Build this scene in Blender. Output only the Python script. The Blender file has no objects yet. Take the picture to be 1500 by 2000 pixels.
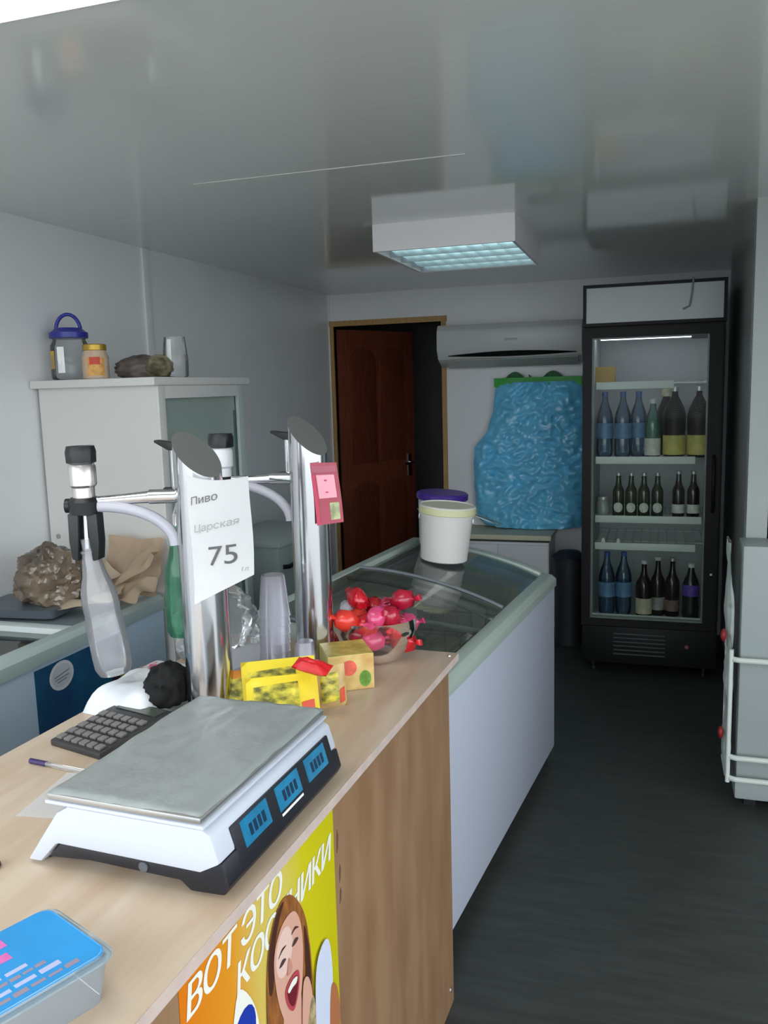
import bpy, bmesh, math, random
from mathutils import Vector, Matrix, noise
from mathutils.geometry import tessellate_polygon
random.seed(7)
R = math.radians
scene = bpy.context.scene
C = scene.collection

# ------------------------------------------------------------------ camera
cam_d = bpy.data.cameras.new('camera'); cam = bpy.data.objects.new('camera', cam_d); C.objects.link(cam)
F_PX, YAW, PITCH, ROLL, CAM_H = 1660.0, 17.912, -8.325, 1.586, 1.54
cam_d.sensor_fit = 'VERTICAL'; cam_d.sensor_height = 24.0; cam_d.lens = F_PX / 2000.0 * 24.0
cam_d.clip_start = 0.02
_y, _p, _r = R(YAW), R(PITCH), R(ROLL)
fw = Vector((-math.sin(_y)*math.cos(_p), math.cos(_y)*math.cos(_p), math.sin(_p)))
rt = fw.cross(Vector((0, 0, 1))).normalized(); up = rt.cross(fw)
rt2 = rt*math.cos(_r) - up*math.sin(_r); up2 = up*math.cos(_r) + rt*math.sin(_r)
m3 = Matrix((rt2, up2, -fw)).transposed()
cam.matrix_world = Matrix.Translation((0, 0, CAM_H)) @ m3.to_4x4()
scene.camera = cam

# ------------------------------------------------------------------ world / exposure
w = bpy.data.worlds.new('sky'); scene.world = w; w.use_nodes = True
bg = w.node_tree.nodes['Background']; bg.inputs[0].default_value = (0.87, 0.94, 1.0, 1); bg.inputs[1].default_value = 3.4
scene.view_settings.view_transform = 'Standard'; scene.view_settings.look = 'None'
scene.view_settings.exposure = 0.2; scene.view_settings.gamma = 1.0; scene.view_settings.use_curve_mapping = False

# ------------------------------------------------------------------ materials
def lin(c):
    return tuple(((v/255)/12.92 if v/255 <= 0.04045 else ((v/255+0.055)/1.055)**2.4) for v in c)
MATS = {}
def mat(name, col, rough=0.5, metal=0.0, var=0.0, vscale=6.0, stretch=(1, 1, 1), bump=0.0, bscale=40.0,
        emit=None, estr=0.0, spec=0.5, coat=0.0, col2=None, sss=0.0, trans=0.0, bstretch=(1, 1, 1)):
    if name in MATS: return MATS[name]
    m = bpy.data.materials.new(name); m.use_nodes = True; nt = m.node_tree; b = nt.nodes['Principled BSDF']
    c = lin(col); b.inputs['Base Color'].default_value = (*c, 1); b.inputs['Roughness'].default_value = rough
    b.inputs['Metallic'].default_value = metal; b.inputs['Specular IOR Level'].default_value = spec
    b.inputs['Coat Weight'].default_value = coat; b.inputs['Coat Roughness'].default_value = 0.08
    b.inputs['Transmission Weight'].default_value = trans
    tc = nt.nodes.new('ShaderNodeTexCoord')
    if var > 0 or col2:
        mp = nt.nodes.new('ShaderNodeMapping'); mp.inputs['Scale'].default_value = stretch
        nz = nt.nodes.new('ShaderNodeTexNoise'); nz.inputs['Scale'].default_value = vscale; nz.inputs['Detail'].default_value = 6
        rp = nt.nodes.new('ShaderNodeValToRGB')
        rp.color_ramp.elements[0].position = 0.35; rp.color_ramp.elements[1].position = 0.65
        c2 = lin(col2) if col2 else tuple(min(1, x*(1+var)) for x in c)
        c1 = c if col2 else tuple(x*(1-var) for x in c)
        rp.color_ramp.elements[0].color = (*c1, 1); rp.color_ramp.elements[1].color = (*c2, 1)
        nt.links.new(tc.outputs['Object'], mp.inputs[0]); nt.links.new(mp.outputs[0], nz.inputs['Vector'])
        nt.links.new(nz.outputs['Fac'], rp.inputs[0]); nt.links.new(rp.outputs[0], b.inputs['Base Color'])
    if bump > 0:
        mp = nt.nodes.new('ShaderNodeMapping'); mp.inputs['Scale'].default_value = bstretch
        nz = nt.nodes.new('ShaderNodeTexNoise'); nz.inputs['Scale'].default_value = bscale; nz.inputs['Detail'].default_value = 4
        bp = nt.nodes.new('ShaderNodeBump'); bp.inputs['Strength'].default_value = bump; bp.inputs['Distance'].default_value = 0.02
        nt.links.new(tc.outputs['Object'], mp.inputs[0]); nt.links.new(mp.outputs[0], nz.inputs['Vector'])
        nt.links.new(nz.outputs['Fac'], bp.inputs['Height']); nt.links.new(bp.outputs[0], b.inputs['Normal'])
    if emit:
        b.inputs['Emission Color'].default_value = (*lin(emit), 1); b.inputs['Emission Strength'].default_value = estr
    MATS[name] = m; return m
def film(name, tint=(255, 255, 255), haze=0.0, hazecol=(230, 232, 235), rough=0.03, ior=1.45, bump=0.0, bscale=30.0):
    """thin clear sheet: transparent + fresnel gloss + some milky haze"""
    if name in MATS: return MATS[name]
    m = bpy.data.materials.new(name); m.use_nodes = True; nt = m.node_tree
    nt.nodes.remove(nt.nodes['Principled BSDF']); out = nt.nodes['Material Output']
    tr = nt.nodes.new('ShaderNodeBsdfTransparent'); tr.inputs[0].default_value = (*[c_**0.35 for c_ in lin(tint)], 1)
    gl = nt.nodes.new('ShaderNodeBsdfGlossy'); gl.inputs['Roughness'].default_value = rough; gl.inputs[0].default_value = (1, 1, 1, 1)
    fr = nt.nodes.new('ShaderNodeFresnel'); fr.inputs[0].default_value = ior
    mx = nt.nodes.new('ShaderNodeMixShader'); nt.links.new(fr.outputs[0], mx.inputs[0])
    last = tr.outputs[0]
    if haze > 0:
        df = nt.nodes.new('ShaderNodeBsdfDiffuse'); df.inputs[0].default_value = (*lin(hazecol), 1)
        tl = nt.nodes.new('ShaderNodeBsdfTranslucent'); tl.inputs[0].default_value = (*lin(hazecol), 1)
        m0 = nt.nodes.new('ShaderNodeMixShader'); m0.inputs[0].default_value = 0.4
        nt.links.new(df.outputs[0], m0.inputs[1]); nt.links.new(tl.outputs[0], m0.inputs[2])
        m2 = nt.nodes.new('ShaderNodeMixShader'); m2.inputs[0].default_value = haze
        nt.links.new(tr.outputs[0], m2.inputs[1]); nt.links.new(m0.outputs[0], m2.inputs[2]); last = m2.outputs[0]
    nt.links.new(last, mx.inputs[1]); nt.links.new(gl.outputs[0], mx.inputs[2]); nt.links.new(mx.outputs[0], out.inputs[0])
    if bump > 0:
        tc = nt.nodes.new('ShaderNodeTexCoord'); nz = nt.nodes.new('ShaderNodeTexNoise'); nz.inputs['Scale'].default_value = bscale
        bp = nt.nodes.new('ShaderNodeBump'); bp.inputs['Strength'].default_value = bump; bp.inputs['Distance'].default_value = 0.01
        nt.links.new(tc.outputs['Object'], nz.inputs['Vector']); nt.links.new(nz.outputs['Fac'], bp.inputs['Height'])
        nt.links.new(bp.outputs[0], gl.inputs['Normal']); nt.links.new(bp.outputs[0], fr.inputs['Normal'])
    MATS[name] = m; return m

# ------------------------------------------------------------------ mesh helpers
class MB:
    def __init__(s): s.bm = bmesh.new()
    def box(s, x0, x1, y0, y1, z0, z1, M=None):
        v = [s.bm.verts.new((x, y, z)) for x in (x0, x1) for y in (y0, y1) for z in (z0, z1)]
        for f in ((0, 1, 3, 2), (4, 6, 7, 5), (0, 4, 5, 1), (2, 3, 7, 6), (0, 2, 6, 4), (1, 5, 7, 3)):
            s.bm.faces.new([v[i] for i in f])
        if M: bmesh.ops.transform(s.bm, matrix=M, verts=v)
        return s
    def prism(s, poly, axis, a0, a1, M=None):
        """poly: list of 2d points in the two remaining axes (order xyz), extruded along axis"""
        def P(p, a):
            q = list(p); q.insert('xyz'.index(axis), a); return q
        n = len(poly)
        A = [s.bm.verts.new(P(p, a0)) for p in poly]; B_ = [s.bm.verts.new(P(p, a1)) for p in poly]
        fs = [s.bm.faces.new(A[::-1]), s.bm.faces.new(B_)]
        for i in range(n): fs.append(s.bm.faces.new((A[i], A[(i+1) % n], B_[(i+1) % n], B_[i])))
        bmesh.ops.recalc_face_normals(s.bm, faces=fs)
        if M: bmesh.ops.transform(s.bm, matrix=M, verts=A+B_)
        return s
    def loft(s, rings, closed=True, caps=True):
        V = [[s.bm.verts.new(p) for p in r] for r in rings]; n = len(V[0]); fs = []
        for i in range(len(V)-1):
            for j in range(n if closed else n-1):
                k = (j+1) % n; fs.append(s.bm.faces.new((V[i][j], V[i][k], V[i+1][k], V[i+1][j])))
        if caps and closed:
            fs.append(s.bm.faces.new(V[0][::-1])); fs.append(s.bm.faces.new(V[-1]))
        if closed: bmesh.ops.recalc_face_normals(s.bm, faces=fs)
        return s
    def lathe(s, prof, c=(0, 0, 0), n=24, caps=True, M=None):
        rings = []
        for r, z in prof:
            ring = [Vector((max(r, 1e-4)*math.cos(2*math.pi*i/n), max(r, 1e-4)*math.sin(2*math.pi*i/n), z)) for i in range(n)]
            ring = [(M @ p if M else p) + Vector(c) for p in ring]; rings.append(ring)
        return s.loft(rings, True, caps)
    def tube(s, pts, r, n=10, caps=True):
        pts = [Vector(p) for p in pts]; rings = []
        ref = None
        for i, p in enumerate(pts):
            d = (pts[min(i+1, len(pts)-1)] - pts[max(i-1, 0)]).normalized()
            if ref is None: ref = Vector((0, 0, 1)) if abs(d.z) < 0.9 else Vector((1, 0, 0))
            a = (ref - d*ref.dot(d)).normalized(); ref = a; b = d.cross(a)
            rr = r[i] if isinstance(r, (list, tuple)) else r
            rings.append([p + a*rr*math.cos(2*math.pi*k/n) + b*rr*math.sin(2*math.pi*k/n) for k in range(n)])
        return s.loft(rings, True, caps)
    def blob(s, c, size, sub=4, amp=0.15, freq=3.0, seed=0.0, flat=None, ridged=True):
        g = bmesh.ops.create_icosphere(s.bm, subdivisions=sub, radius=1.0)
        for v in g['verts']:
            p = v.co.copy(); q = p*freq + Vector((seed, seed*1.7, -seed))
            nn = noise.noise(q); n2 = noise.noise(q*2.3); n4 = noise.noise(q*5.1)
            d = (1-2*abs(nn))*amp + (0.5-abs(n2))*amp*0.8 + (0.3-abs(n4))*amp*0.5 if ridged else nn*amp
            p = p*(1+d); p = Vector((p.x*size[0], p.y*size[1], p.z*size[2]))
            if flat is not None and p.z < flat: p.z = flat
            v.co = p + Vector(c)
        return s
    def sheet(s, fn, nu, nv, th=0.0):
        """grid surface fn(u,v)->xyz with optional thickness by solidify along normals"""
        V = [[s.bm.verts.new(fn(i/nu, j/nv)) for j in range(nv+1)] for i in range(nu+1)]; fs = []
        for i in range(nu):
            for j in range(nv): fs.append(s.bm.faces.new((V[i][j], V[i+1][j], V[i+1][j+1], V[i][j+1])))
        if th: bmesh.ops.solidify(s.bm, geom=fs, thickness=th)
        return s
    def flatpoly(s, pts, x, th=0.0):
        """flat n-gon in the yz plane at x (for print)"""
        vs = [s.bm.verts.new((x, p[0], p[1])) for p in pts]
        for tri in tessellate_polygon([[Vector((p[0], p[1], 0)) for p in pts]]):
            f = s.bm.faces.new([vs[i] for i in tri]); f.normal_update()
            if f.normal.x < 0: f.normal_flip()
        return s
    def xf(s, M):
        bmesh.ops.transform(s.bm, matrix=M, verts=s.bm.verts[:]); return s
    def build(s, name, m, parent=None, bevel=0.0, smooth=False, seg=2, world=True, angle=35, label=None):
        me = bpy.data.meshes.new(name)
        bmesh.ops.triangulate(s.bm, faces=[f for f in s.bm.faces if len(f.verts) > 4 and bevel == 0])
        s.bm.normal_update()
        if bevel > 0:
            es = [e for e in s.bm.edges if len(e.link_faces) == 2 and e.calc_face_angle(0) > R(30)]
            bmesh.ops.bevel(s.bm, geom=es, offset=bevel, segments=seg, affect='EDGES', profile=0.6, clamp_overlap=True)
        if parent is None:
            vs = [v.co for v in s.bm.verts]
            mn = Vector([min(v[i] for v in vs) for i in range(3)]); mx = Vector([max(v[i] for v in vs) for i in range(3)])
            o0 = Vector(((mn.x+mx.x)/2, (mn.y+mx.y)/2, mn.z))
            bmesh.ops.translate(s.bm, vec=-o0, verts=s.bm.verts[:])
        s.bm.to_mesh(me); s.bm.free()
        if smooth or bevel > 0:
            for p in me.polygons: p.use_smooth = True
            if True:
                try: me.set_sharp_from_angle(angle=R(angle if (bevel > 0 or smooth == 'auto') else 70))
                except Exception: pass
        me.materials.append(m)
        o = bpy.data.objects.new(name, me); C.objects.link(o)
        if parent is not None: o.parent = parent
        else: o.location = o0
        if label: o['label'] = label
        return o
def tag(o, label, cat, group=None, kind=None):
    o['label'] = label; o['category'] = cat
    if group: o['group'] = group
    if kind: o['kind'] = kind
    return o
def thing(name, label, cat, loc=(0, 0, 0), rotz=0.0, group=None, rot=None):
    o = bpy.data.objects.new(name, None); C.objects.link(o); o.empty_display_size = 0.05
    o.location = loc; o.rotation_euler = rot if rot else (0, 0, rotz)
    return tag(o, label, cat, group)
def struct(o):
    o['kind'] = 'structure'; return o
def dup(root, loc, rot=None, label=None, group=None, scale=None):
    r = root.copy(); C.objects.link(r); r.location = loc
    if rot is not None: r.rotation_euler = rot
    if scale is not None: r.scale = scale
    if label: r['label'] = label
    if group: r['group'] = group
    for ch in list(root.children):
        c = ch.copy(); C.objects.link(c); c.parent = r
        for g in list(ch.children):
            d = g.copy(); C.objects.link(d); d.parent = c
    return r
def text_mb(body, size, M, shear=0.0, offset=0.0, spacing=1.0):
    cu = bpy.data.curves.new('t', 'FONT'); cu.body = body; cu.size = size; cu.shear = shear; cu.offset = offset
    cu.align_x = 'LEFT'; cu.space_character = spacing; cu.resolution_u = 8
    ob = bpy.data.objects.new('t', cu); C.objects.link(ob)
    dg = bpy.context.evaluated_depsgraph_get(); dg.update()
    me = bpy.data.meshes.new_from_object(ob.evaluated_get(dg))
    mb = MB(); mb.bm.from_mesh(me); bmesh.ops.transform(mb.bm, matrix=M, verts=mb.bm.verts[:])
    bpy.data.objects.remove(ob); bpy.data.curves.remove(cu); bpy.data.meshes.remove(me)
    return mb
def rotz(a): return Matrix.Rotation(a, 4, 'Z')
def T(x, y, z): return Matrix.Translation((x, y, z))

# palette
m_wall = mat('wall_panel', (230, 231, 232), 0.35, var=0.02, vscale=3)
m_trimw = mat('white_trim', (226, 226, 224), 0.35)
m_black = mat('black_plastic', (22, 23, 25), 0.4)
m_steel = mat('polished_steel', (205, 205, 208), 0.16, 1.0, bump=0.03, bscale=60, bstretch=(1, 1, 0.05))
m_steelface = mat('brushed_steel', (196, 196, 194), 0.4, 1.0)
m_chrome = mat('chrome', (225, 225, 228), 0.1, 1.0)
m_white = mat('white_enamel', (228, 231, 234), 0.3)
m_whitep = mat('white_plastic', (232, 234, 238), 0.35)
m_paper = mat('white_paper', (252, 252, 252), 0.7)
m_glass = film('clear_glass', (238, 246, 243))
m_pet = film('clear_plastic', (236, 240, 243), haze=0.14, rough=0.08)
m_ink = mat('pencil_grey', (96, 96, 98), 0.8)
m_dark = mat('dark_room', (26, 22, 21), 0.8)

# ================================================================== ROOM SHELL
XL, XR, YB, ZC = -2.08, 1.6, 5.36, 2.15
m_floor = mat('floor_laminate', (60, 64, 61), 0.5, var=0.18, vscale=5, stretch=(1.2, 9, 1), bump=0.04, bscale=18, bstretch=(1, 8, 1))
m_ceil = mat('ceiling_gloss_pvc', (232, 236, 232), 0.075, var=0.012, vscale=4, stretch=(0.6, 14, 1), bump=0.006, bscale=6, bstretch=(0.6, 9, 1), spec=0.6)
struct(MB().box(XL, XR, -2.5, YB+1.5, -0.06, 0).build('floor', m_floor))
struct(MB().box(-30, 30, -30, 30, -0.22, -0.12).build('ground', mat('pavement', (150, 150, 147), 0.9, var=0.1)))
cl = struct(MB().box(XL-0.1, XR+0.1, -0.7, YB+0.1, ZC, ZC+0.06).build('ceiling', m_ceil))
lp2 = thing('ceiling_lamp', 'bright flat white light panel on the ceiling above the counter', 'lamp', (-1.15, 0.9, ZC-0.03))
MB().box(-0.6, 0.6, -0.3, 0.3, 0.006, 0.03).build('frame', m_trimw, lp2, bevel=0.003)
MB().box(-0.58, 0.58, -0.28, 0.28, 0.0, 0.006).build('diffuser', mat('panel_light', (250, 250, 250), 0.4, emit=(255, 252, 248), estr=3.0), lp2)
struct(MB().box(-1.32, -0.5, 2.334, 2.346, ZC-0.0012, ZC+0.004).build('ceiling_strip', m_trimw))  # thin white strip across part of the ceiling
struct(MB().box(XL-0.08, XL, 0.3, YB+0.1, 0, ZC).build('wall_left', m_wall))
struct(MB().box(XL, XL+0.012, 3.205, 3.255, 0, ZC).build('trim_3', m_trimw, bevel=0.004))
struct(MB().box(XL, XL+0.012, YB-0.012, YB, 0, ZC).build('trim_4', m_trimw))
# back wall with the doorway
DX0, DX1, DZ = -2.045, -1.315, 1.945
wb = MB()
wb.box(XL, DX0, YB, YB+0.09, 0, ZC); wb.box(DX1, 0.42, YB, YB+0.09, 0, ZC); wb.box(DX0, DX1, YB, YB+0.09, DZ, ZC)
struct(wb.build('wall_back', m_wall))
m_frame = mat('pine_frame', (176, 138, 84), 0.5, var=0.12, vscale=12, stretch=(8, 8, 1))
fr = MB(); fr.box(DX0-0.03, DX1+0.035, YB-0.014, YB+0.1, DZ, DZ+0.035); fr.box(DX1, DX1+0.028, YB-0.014, YB+0.1, 0, DZ); fr.box(DX0-0.025, DX0, YB-0.014, YB+0.1, 0, DZ)
struct(fr.build('trim_5', m_frame))
# dark passage behind the door
ps = MB()
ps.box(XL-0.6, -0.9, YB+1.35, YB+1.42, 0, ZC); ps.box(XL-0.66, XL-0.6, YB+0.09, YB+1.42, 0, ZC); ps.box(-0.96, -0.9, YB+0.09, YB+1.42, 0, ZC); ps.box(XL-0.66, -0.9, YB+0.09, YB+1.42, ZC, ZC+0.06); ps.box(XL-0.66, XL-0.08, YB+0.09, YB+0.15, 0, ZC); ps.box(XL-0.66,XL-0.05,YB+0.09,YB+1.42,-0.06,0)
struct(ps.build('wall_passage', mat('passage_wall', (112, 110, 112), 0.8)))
# right side: wall beside the fridge and the return that faces the shop front
wr = MB(); wr.box(0.385, 0.45, 3.3, YB+0.1, 0, ZC); wr.box(0.315, XR, 3.3, 3.38, 0, ZC); wr.box(XR, XR+0.08, 0.9, 2.3, 0, 1.0); wr.box(XR, XR+0.08, 2.3, 3.38, 0, ZC)  # unseen low wall and end section put in to cut side light
struct(wr.build('wall_right', mat('wall_grey', (160, 167, 164), 0.45, var=0.02)))

# door leaf, hinged left, swung back into the passage
dl = thing('door_1', 'dark brown wooden panel door standing ajar in the back wall', 'door', (DX0+0.01, YB+0.03, 0), R(60)); dl['kind'] = 'structure'
m_door = mat('door_mahogany', (118, 62, 42), 0.35, var=0.25, vscale=9, stretch=(9, 9, 0.7))
m_door2 = mat('door_panel_wood', (104, 52, 35), 0.3, var=0.25, vscale=9, stretch=(9, 9, 0.7))
d = MB(); d.box(0, 0.70, 0, 0.04, 0.01, 1.93); d.build('leaf', m_door, dl, bevel=0.003)
def arch(x0, x1, z0, z1, h, n=10):
    pts = [(x0, z0), (x1, z0), (x1, z1-h)]
    for i in range(1, n): t = i/n; pts.append((x1+(x0-x1)*t, z1-h+h*math.sin(math.pi*t)))
    pts.append((x0, z1-h)); return pts
for (x0, x1, z0, z1, h) in ((0.10, 0.33, 1.02, 1.82, 0.07), (0.37, 0.60, 1.02, 1.82, 0.07), (0.10, 0.33, 0.18, 0.90, 0.05), (0.37, 0.60, 0.18, 0.90, 0.05)):
    MB().prism(arch(x0, x1, z0, z1, h), 'y', -0.010, 0.002).build('door_panel', m_door2, dl, bevel=0.008)
h = MB(); h.tube([(0.64, -0.002, 1.0), (0.64, -0.045, 1.0), (0.62, -0.05, 1.0), (0.545, -0.05, 0.99)], 0.008); h.box(0.622, 0.658, -0.006, 0.0, 0.90, 1.06)
h.build('door_handle', m_chrome, dl, smooth=True, label='chrome lever handle')
cov = MB(); cov.box(DX0+0.33, DX0+0.55, YB+1.0, YB+1.03, 0, 1.9)

# ================================================================== CEILING LAMP
lp = thing('ceiling_lamp', 'white boxy fluorescent ceiling lamp with mirrored louvre', 'lamp', (-0.77, 3.5, ZC-0.1))
LX0, LX1, LY0, LY1 = -0.27, 0.27, -0.33, 0.34
hs = MB()
hs.box(LX0, LX1, LY0, LY0+0.012, 0, 0.1); hs.box(LX0, LX1, LY1-0.012, LY1, 0, 0.1); hs.box(LX0, LX0+0.012, LY0+0.012, LY1-0.012, 0, 0.1); hs.box(LX1-0.012, LX1, LY0+0.012, LY1-0.012, 0, 0.1); hs.box(LX0+0.012, LX1-0.012, LY0+0.012, LY1-0.012, 0.088, 0.1)
hs.build('housing', mat('lamp_white', (226, 222, 224), 0.4), lp)
m_mirror = mat('louvre_aluminium', (214, 224, 226), 0.18, 1.0)
for i in range(4):
    y0 = LY0+0.014+i*0.16
    MB().prism([(y0, 0.08), (y0+0.03, 0.02), (y0+0.13, 0.02), (y0+0.16, 0.08), (y0+0.155, 0.083), (y0+0.08, 0.06), (y0+0.005, 0.083)], 'x', LX0+0.013, LX1-0.013).build('reflector', m_mirror, lp) if False else None
for i in range(5):
    y = LY0+0.016+i*0.1585
    MB().prism([(y-0.003, 0.002), (y+0.003, 0.002), (y+0.014, 0.08), (y-0.001, 0.08)], 'x', LX0+0.013, LX1-0.013).build('louvre_blade', m_mirror, lp)
for i in range(9):
    x = LX0+0.03+i*0.06
    MB().box(x-0.0015, x+0.0015, LY0+0.02, LY1-0.02, 0.02, 0.045).build('cross_blade', m_mirror, lp)
m_tube = mat('lamp_tube', (235, 245, 245), 0.3, emit=(220, 245, 248), estr=2.5)
for i in range(4):
    y = LY0+0.095+i*0.1585
    MB().tube([(LX0+0.02, y, 0.062), (LX1-0.02, y, 0.062)], 0.013).build('fluorescent_tube', m_tube, lp, smooth='auto')

# ================================================================== GLASS DOOR FRIDGE
FX0, FX1, FY0, FY1, FZ = -0.368, 0.312, 4.5, 5.15, 2.02
fg = thing('display_fridge', 'tall black glass-door drinks fridge with blank grey header', 'fridge', (0, 0, 0))
m_fb = mat('fridge_black', (15, 16, 17), 0.5, spec=0.25)
m_liner = mat('fridge_liner', (176, 182, 182), 0.45)
b = MB(); t = 0.05
b.box(FX0, FX0+t, FY0+0.05, FY1, 0.06, FZ); b.box(FX1-t, FX1, FY0+0.05, FY1, 0.06, FZ); b.box(FX0+t, FX1-t, FY1-t, FY1, 0.06, FZ)
b.box(FX0+t, FX1-t, FY0+0.05, FY1-t, FZ-0.24, FZ); b.box(FX0+t, FX1-t, FY0+0.06, FY1-t, 0.06, 0.285)
b.build('cabinet_body', m_fb, fg)
ln = MB(); q = 0.004
ln.box(FX0+t, FX0+t+q, FY0+0.055, FY1-t, 0.285, FZ-0.24); ln.box(FX1-t-q, FX1-t, FY0+0.055, FY1-t, 0.285, FZ-0.24)
ln.box(FX0+t, FX1-t, FY1-t-q, FY1-t, 0.285, FZ-0.24); ln.box(FX0+t, FX1-t, FY0+0.055, FY1-t, 0.285, 0.289); ln.box(FX0+t, FX1-t, FY0+0.055, FY1-t, FZ-0.244, FZ-0.24)
ln.build('liner', m_liner, fg)
# header
hd = MB(); z0, z1 = 1.815, FZ; e = 0.016
hd.box(FX0, FX1, FY0, FY0+0.05, z0, z0+e); hd.box(FX0, FX1, FY0, FY0+0.05, z1-e, z1); hd.box(FX0, FX0+e, FY0, FY0+0.05, z0+e, z1-e); hd.box(FX1-e, FX1, FY0, FY0+0.05, z0+e, z1-e)
hdo = hd.build('header_frame', m_fb, fg)
MB().box(FX0+e, FX1-e, FY0+0.008, FY0+0.045, z0+e, z1-e).build('header_panel', mat('header_grey', (182, 188, 188), 0.25), hdo)
# door
dr = MB(); a, bb = 0.045, 0.05; dz0, dz1 = 0.262, 1.803; DXa, DXb = FX0, FX1-0.012
dr.box(DXa, DXa+a, FY0, FY0+0.045, dz0, dz1); dr.box(DXb-a-0.018, DXb, FY0, FY0+0.045, dz0, dz1); dr.box(DXa+a, DXb-a-0.018, FY0, FY0+0.045, dz1-0.045, dz1); dr.box(DXa+a, DXb-a-0.018, FY0, FY0+0.045, dz0, dz0+0.035)
dro = dr.build('door_frame', m_fb, fg)
gx0, gx1, gz0, gz1 = DXa+a, DXb-a-0.018, dz0+0.035, dz1-0.045
MB().box(gx0, gx1, FY0+0.014, FY0+0.018, gz0, gz1).build('door_glass', film('fridge_glass', (232, 240, 235), ior=1.12), dro)
gk = MB(); k = 0.008
gk.box(gx0, gx0+k, FY0+0.02, FY0+0.03, gz0, gz1); gk.box(gx1-k, gx1, FY0+0.02, FY0+0.03, gz0, gz1); gk.box(gx0+k, gx1-k, FY0+0.02, FY0+0.03, gz0, gz0+k*1.6); gk.box(gx0+k, gx1-k, FY0+0.02, FY0+0.03, gz1-k, gz1)
gk.build('glass_gasket', mat('gasket_grey', (128, 136, 130), 0.5), dro)
MB().box(gx1-0.085, gx1-0.01, FY0+0.006, FY0+0.013, gz1-0.022, gz1-0.004).build('door_sticker', m_black, dro)
hn = MB(); hn.tube([(DXb-0.03, FY0, 0.88), (DXb-0.03, FY0-0.03, 0.90), (DXb-0.03, FY0-0.03, 1.14), (DXb-0.03, FY0, 1.16)], 0.009)
hn.build('door_handle', m_fb, dro, smooth=True)
m_lock = MB().lathe([(0.001, 0), (0.006, 0), (0.006, 0.004), (0.001, 0.004)], (0, 0, 0), 10, M=Matrix.Rotation(R(90), 4, 'X')).xf(T(DXb-0.028, FY0-0.0005, 0.56)).build('lock', m_steelface, dro)
# shelves
m_shelf = mat('shelf_white', (212, 220, 214), 0.4)
SH = [1.53, 1.145, 0.835, 0.69]
for i, z in enumerate(SH):
    s_ = MB(); x0, x1 = gx0+0.018, gx1-(0.05 if i == 1 else 0.012 if i == 2 else 0.04 if i == 3 else 0.16)
    s_.box(x0, x1, FY0+0.075, FY0+0.083, z-0.032, z+0.006)
    so = s_.build('shelf_front', m_shelf, fg, bevel=0.002)
    wr_ = MB()
    for j in range(13):
        x = FX0+t+0.02+j*(FX1-FX0-2*t-0.04)/12
        wr_.tube([(x, FY0+0.083, z-0.004), (x, FY1-t-0.02, z-0.004)], 0.003, 6)
    wr_.tube([(FX0+t+0.008, FY1-t-0.03, z-0.008), (FX1-t-0.008, FY1-t-0.03, z-0.008)], 0.004, 6); wr_.tube([(FX0+t+0.008, FY0+0.2, z-0.008), (FX1-t-0.008, FY0+0.2, z-0.008)], 0.004, 6)
    wr_.build('shelf_wire', m_shelf, so)
MB().box(gx0, gx1, FY0+0.06, FY0+0.068, 0.289, 0.312).build('floor_lip', m_shelf, fg)
MB().box(FX0+t+0.03, FX1-t-0.03, FY0+0.12, FY0+0.18, 1.752, 1.772).build('interior_lamp', mat('fridge_lamp', (240, 238, 250), 0.3, emit=(236, 232, 255), estr=3.2), fg)
# grille
gp = MB(); gp.box(FX0+0.005, FX1-0.005, FY0+0.008, FY0+0.06, 0.06, 0.257); gpo = gp.build('grille_panel', m_fb, fg, bevel=0.003)
for i in range(6):
    z = 0.11+i*0.022
    MB().box(-0.2, 0.06, FY0-0.001, FY0+0.009, z, z+0.007).build('grille_slat', mat('grille_slat', (62, 66, 66), 0.4), gpo)
MB().lathe([(0.001, 0), (0.011, 0), (0.009, 0.004), (0.001, 0.004)], (0, 0, 0), 12, M=Matrix.Rotation(R(90), 4, 'X')).xf(T(0.165, FY0+0.008, 0.17)).build('badge', mat('badge_red', (150, 70, 70), 0.4), gpo)
for x in (FX0+0.06, FX1-0.06):
    for y in (FY0+0.08, FY1-0.06): MB().lathe([(0.022, 0), (0.022, 0.02), (0.012, 0.02), (0.012, 0.06)], (x, y, 0), 12).build('foot', m_black, fg, smooth='auto')
# loose cable over the header
hb = MB(); hb.tube([(0.155, FY0+0.08, FZ+0.004), (0.155, FY0-0.006, FZ+0.006), (0.15, FY0-0.007, FZ-0.06), (0.14, FY0-0.007, FZ-0.125), (0.11, FY0-0.007, FZ-0.14)], 0.005, 8)
tag(hb.build('cable', mat('cable_grey', (150, 154, 152), 0.5), None, smooth=True), 'thin grey cable hanging over the fridge header', 'cable')

# ---- bottles
def bottle(name, label, cat, prof, body, capm, cap, labz=None, labm=None, group=None, liquid=None, round_label=False):
    o = thing(name, label, cat, (0, 0, 0), 0, group)
    MB().lathe(prof, n=20).build('bottle_body', body, o, smooth=True)
    r, z0, z1 = cap
    MB().lathe([(r*0.9, z0), (r, z0+0.001), (r, z1-0.002), (r*0.85, z1)], n=14).build('cap', capm, o, smooth='auto')
    if labz:
        rr = max(p[0] for p in prof)+0.0008
        if round_label:
            lb = MB(); zc = (labz[0]+labz[1])/2; hh = (labz[1]-labz[0])/2; rings = []
            def f(u, v):
                rad = hh*u; an = 2*math.pi*v; dx = rad*math.cos(an); dz = rad*math.sin(an); th = -math.pi/2+dx/rr
                return (rr*math.cos(th), rr*math.sin(th), zc+dz)
            lb.sheet(f, 4, 16)
        else:
            lb = MB().lathe([(rr, labz[0]), (rr, labz[1])], n=20, caps=False)
        lb.build('label', labm, o, smooth=True)
    return o
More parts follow.
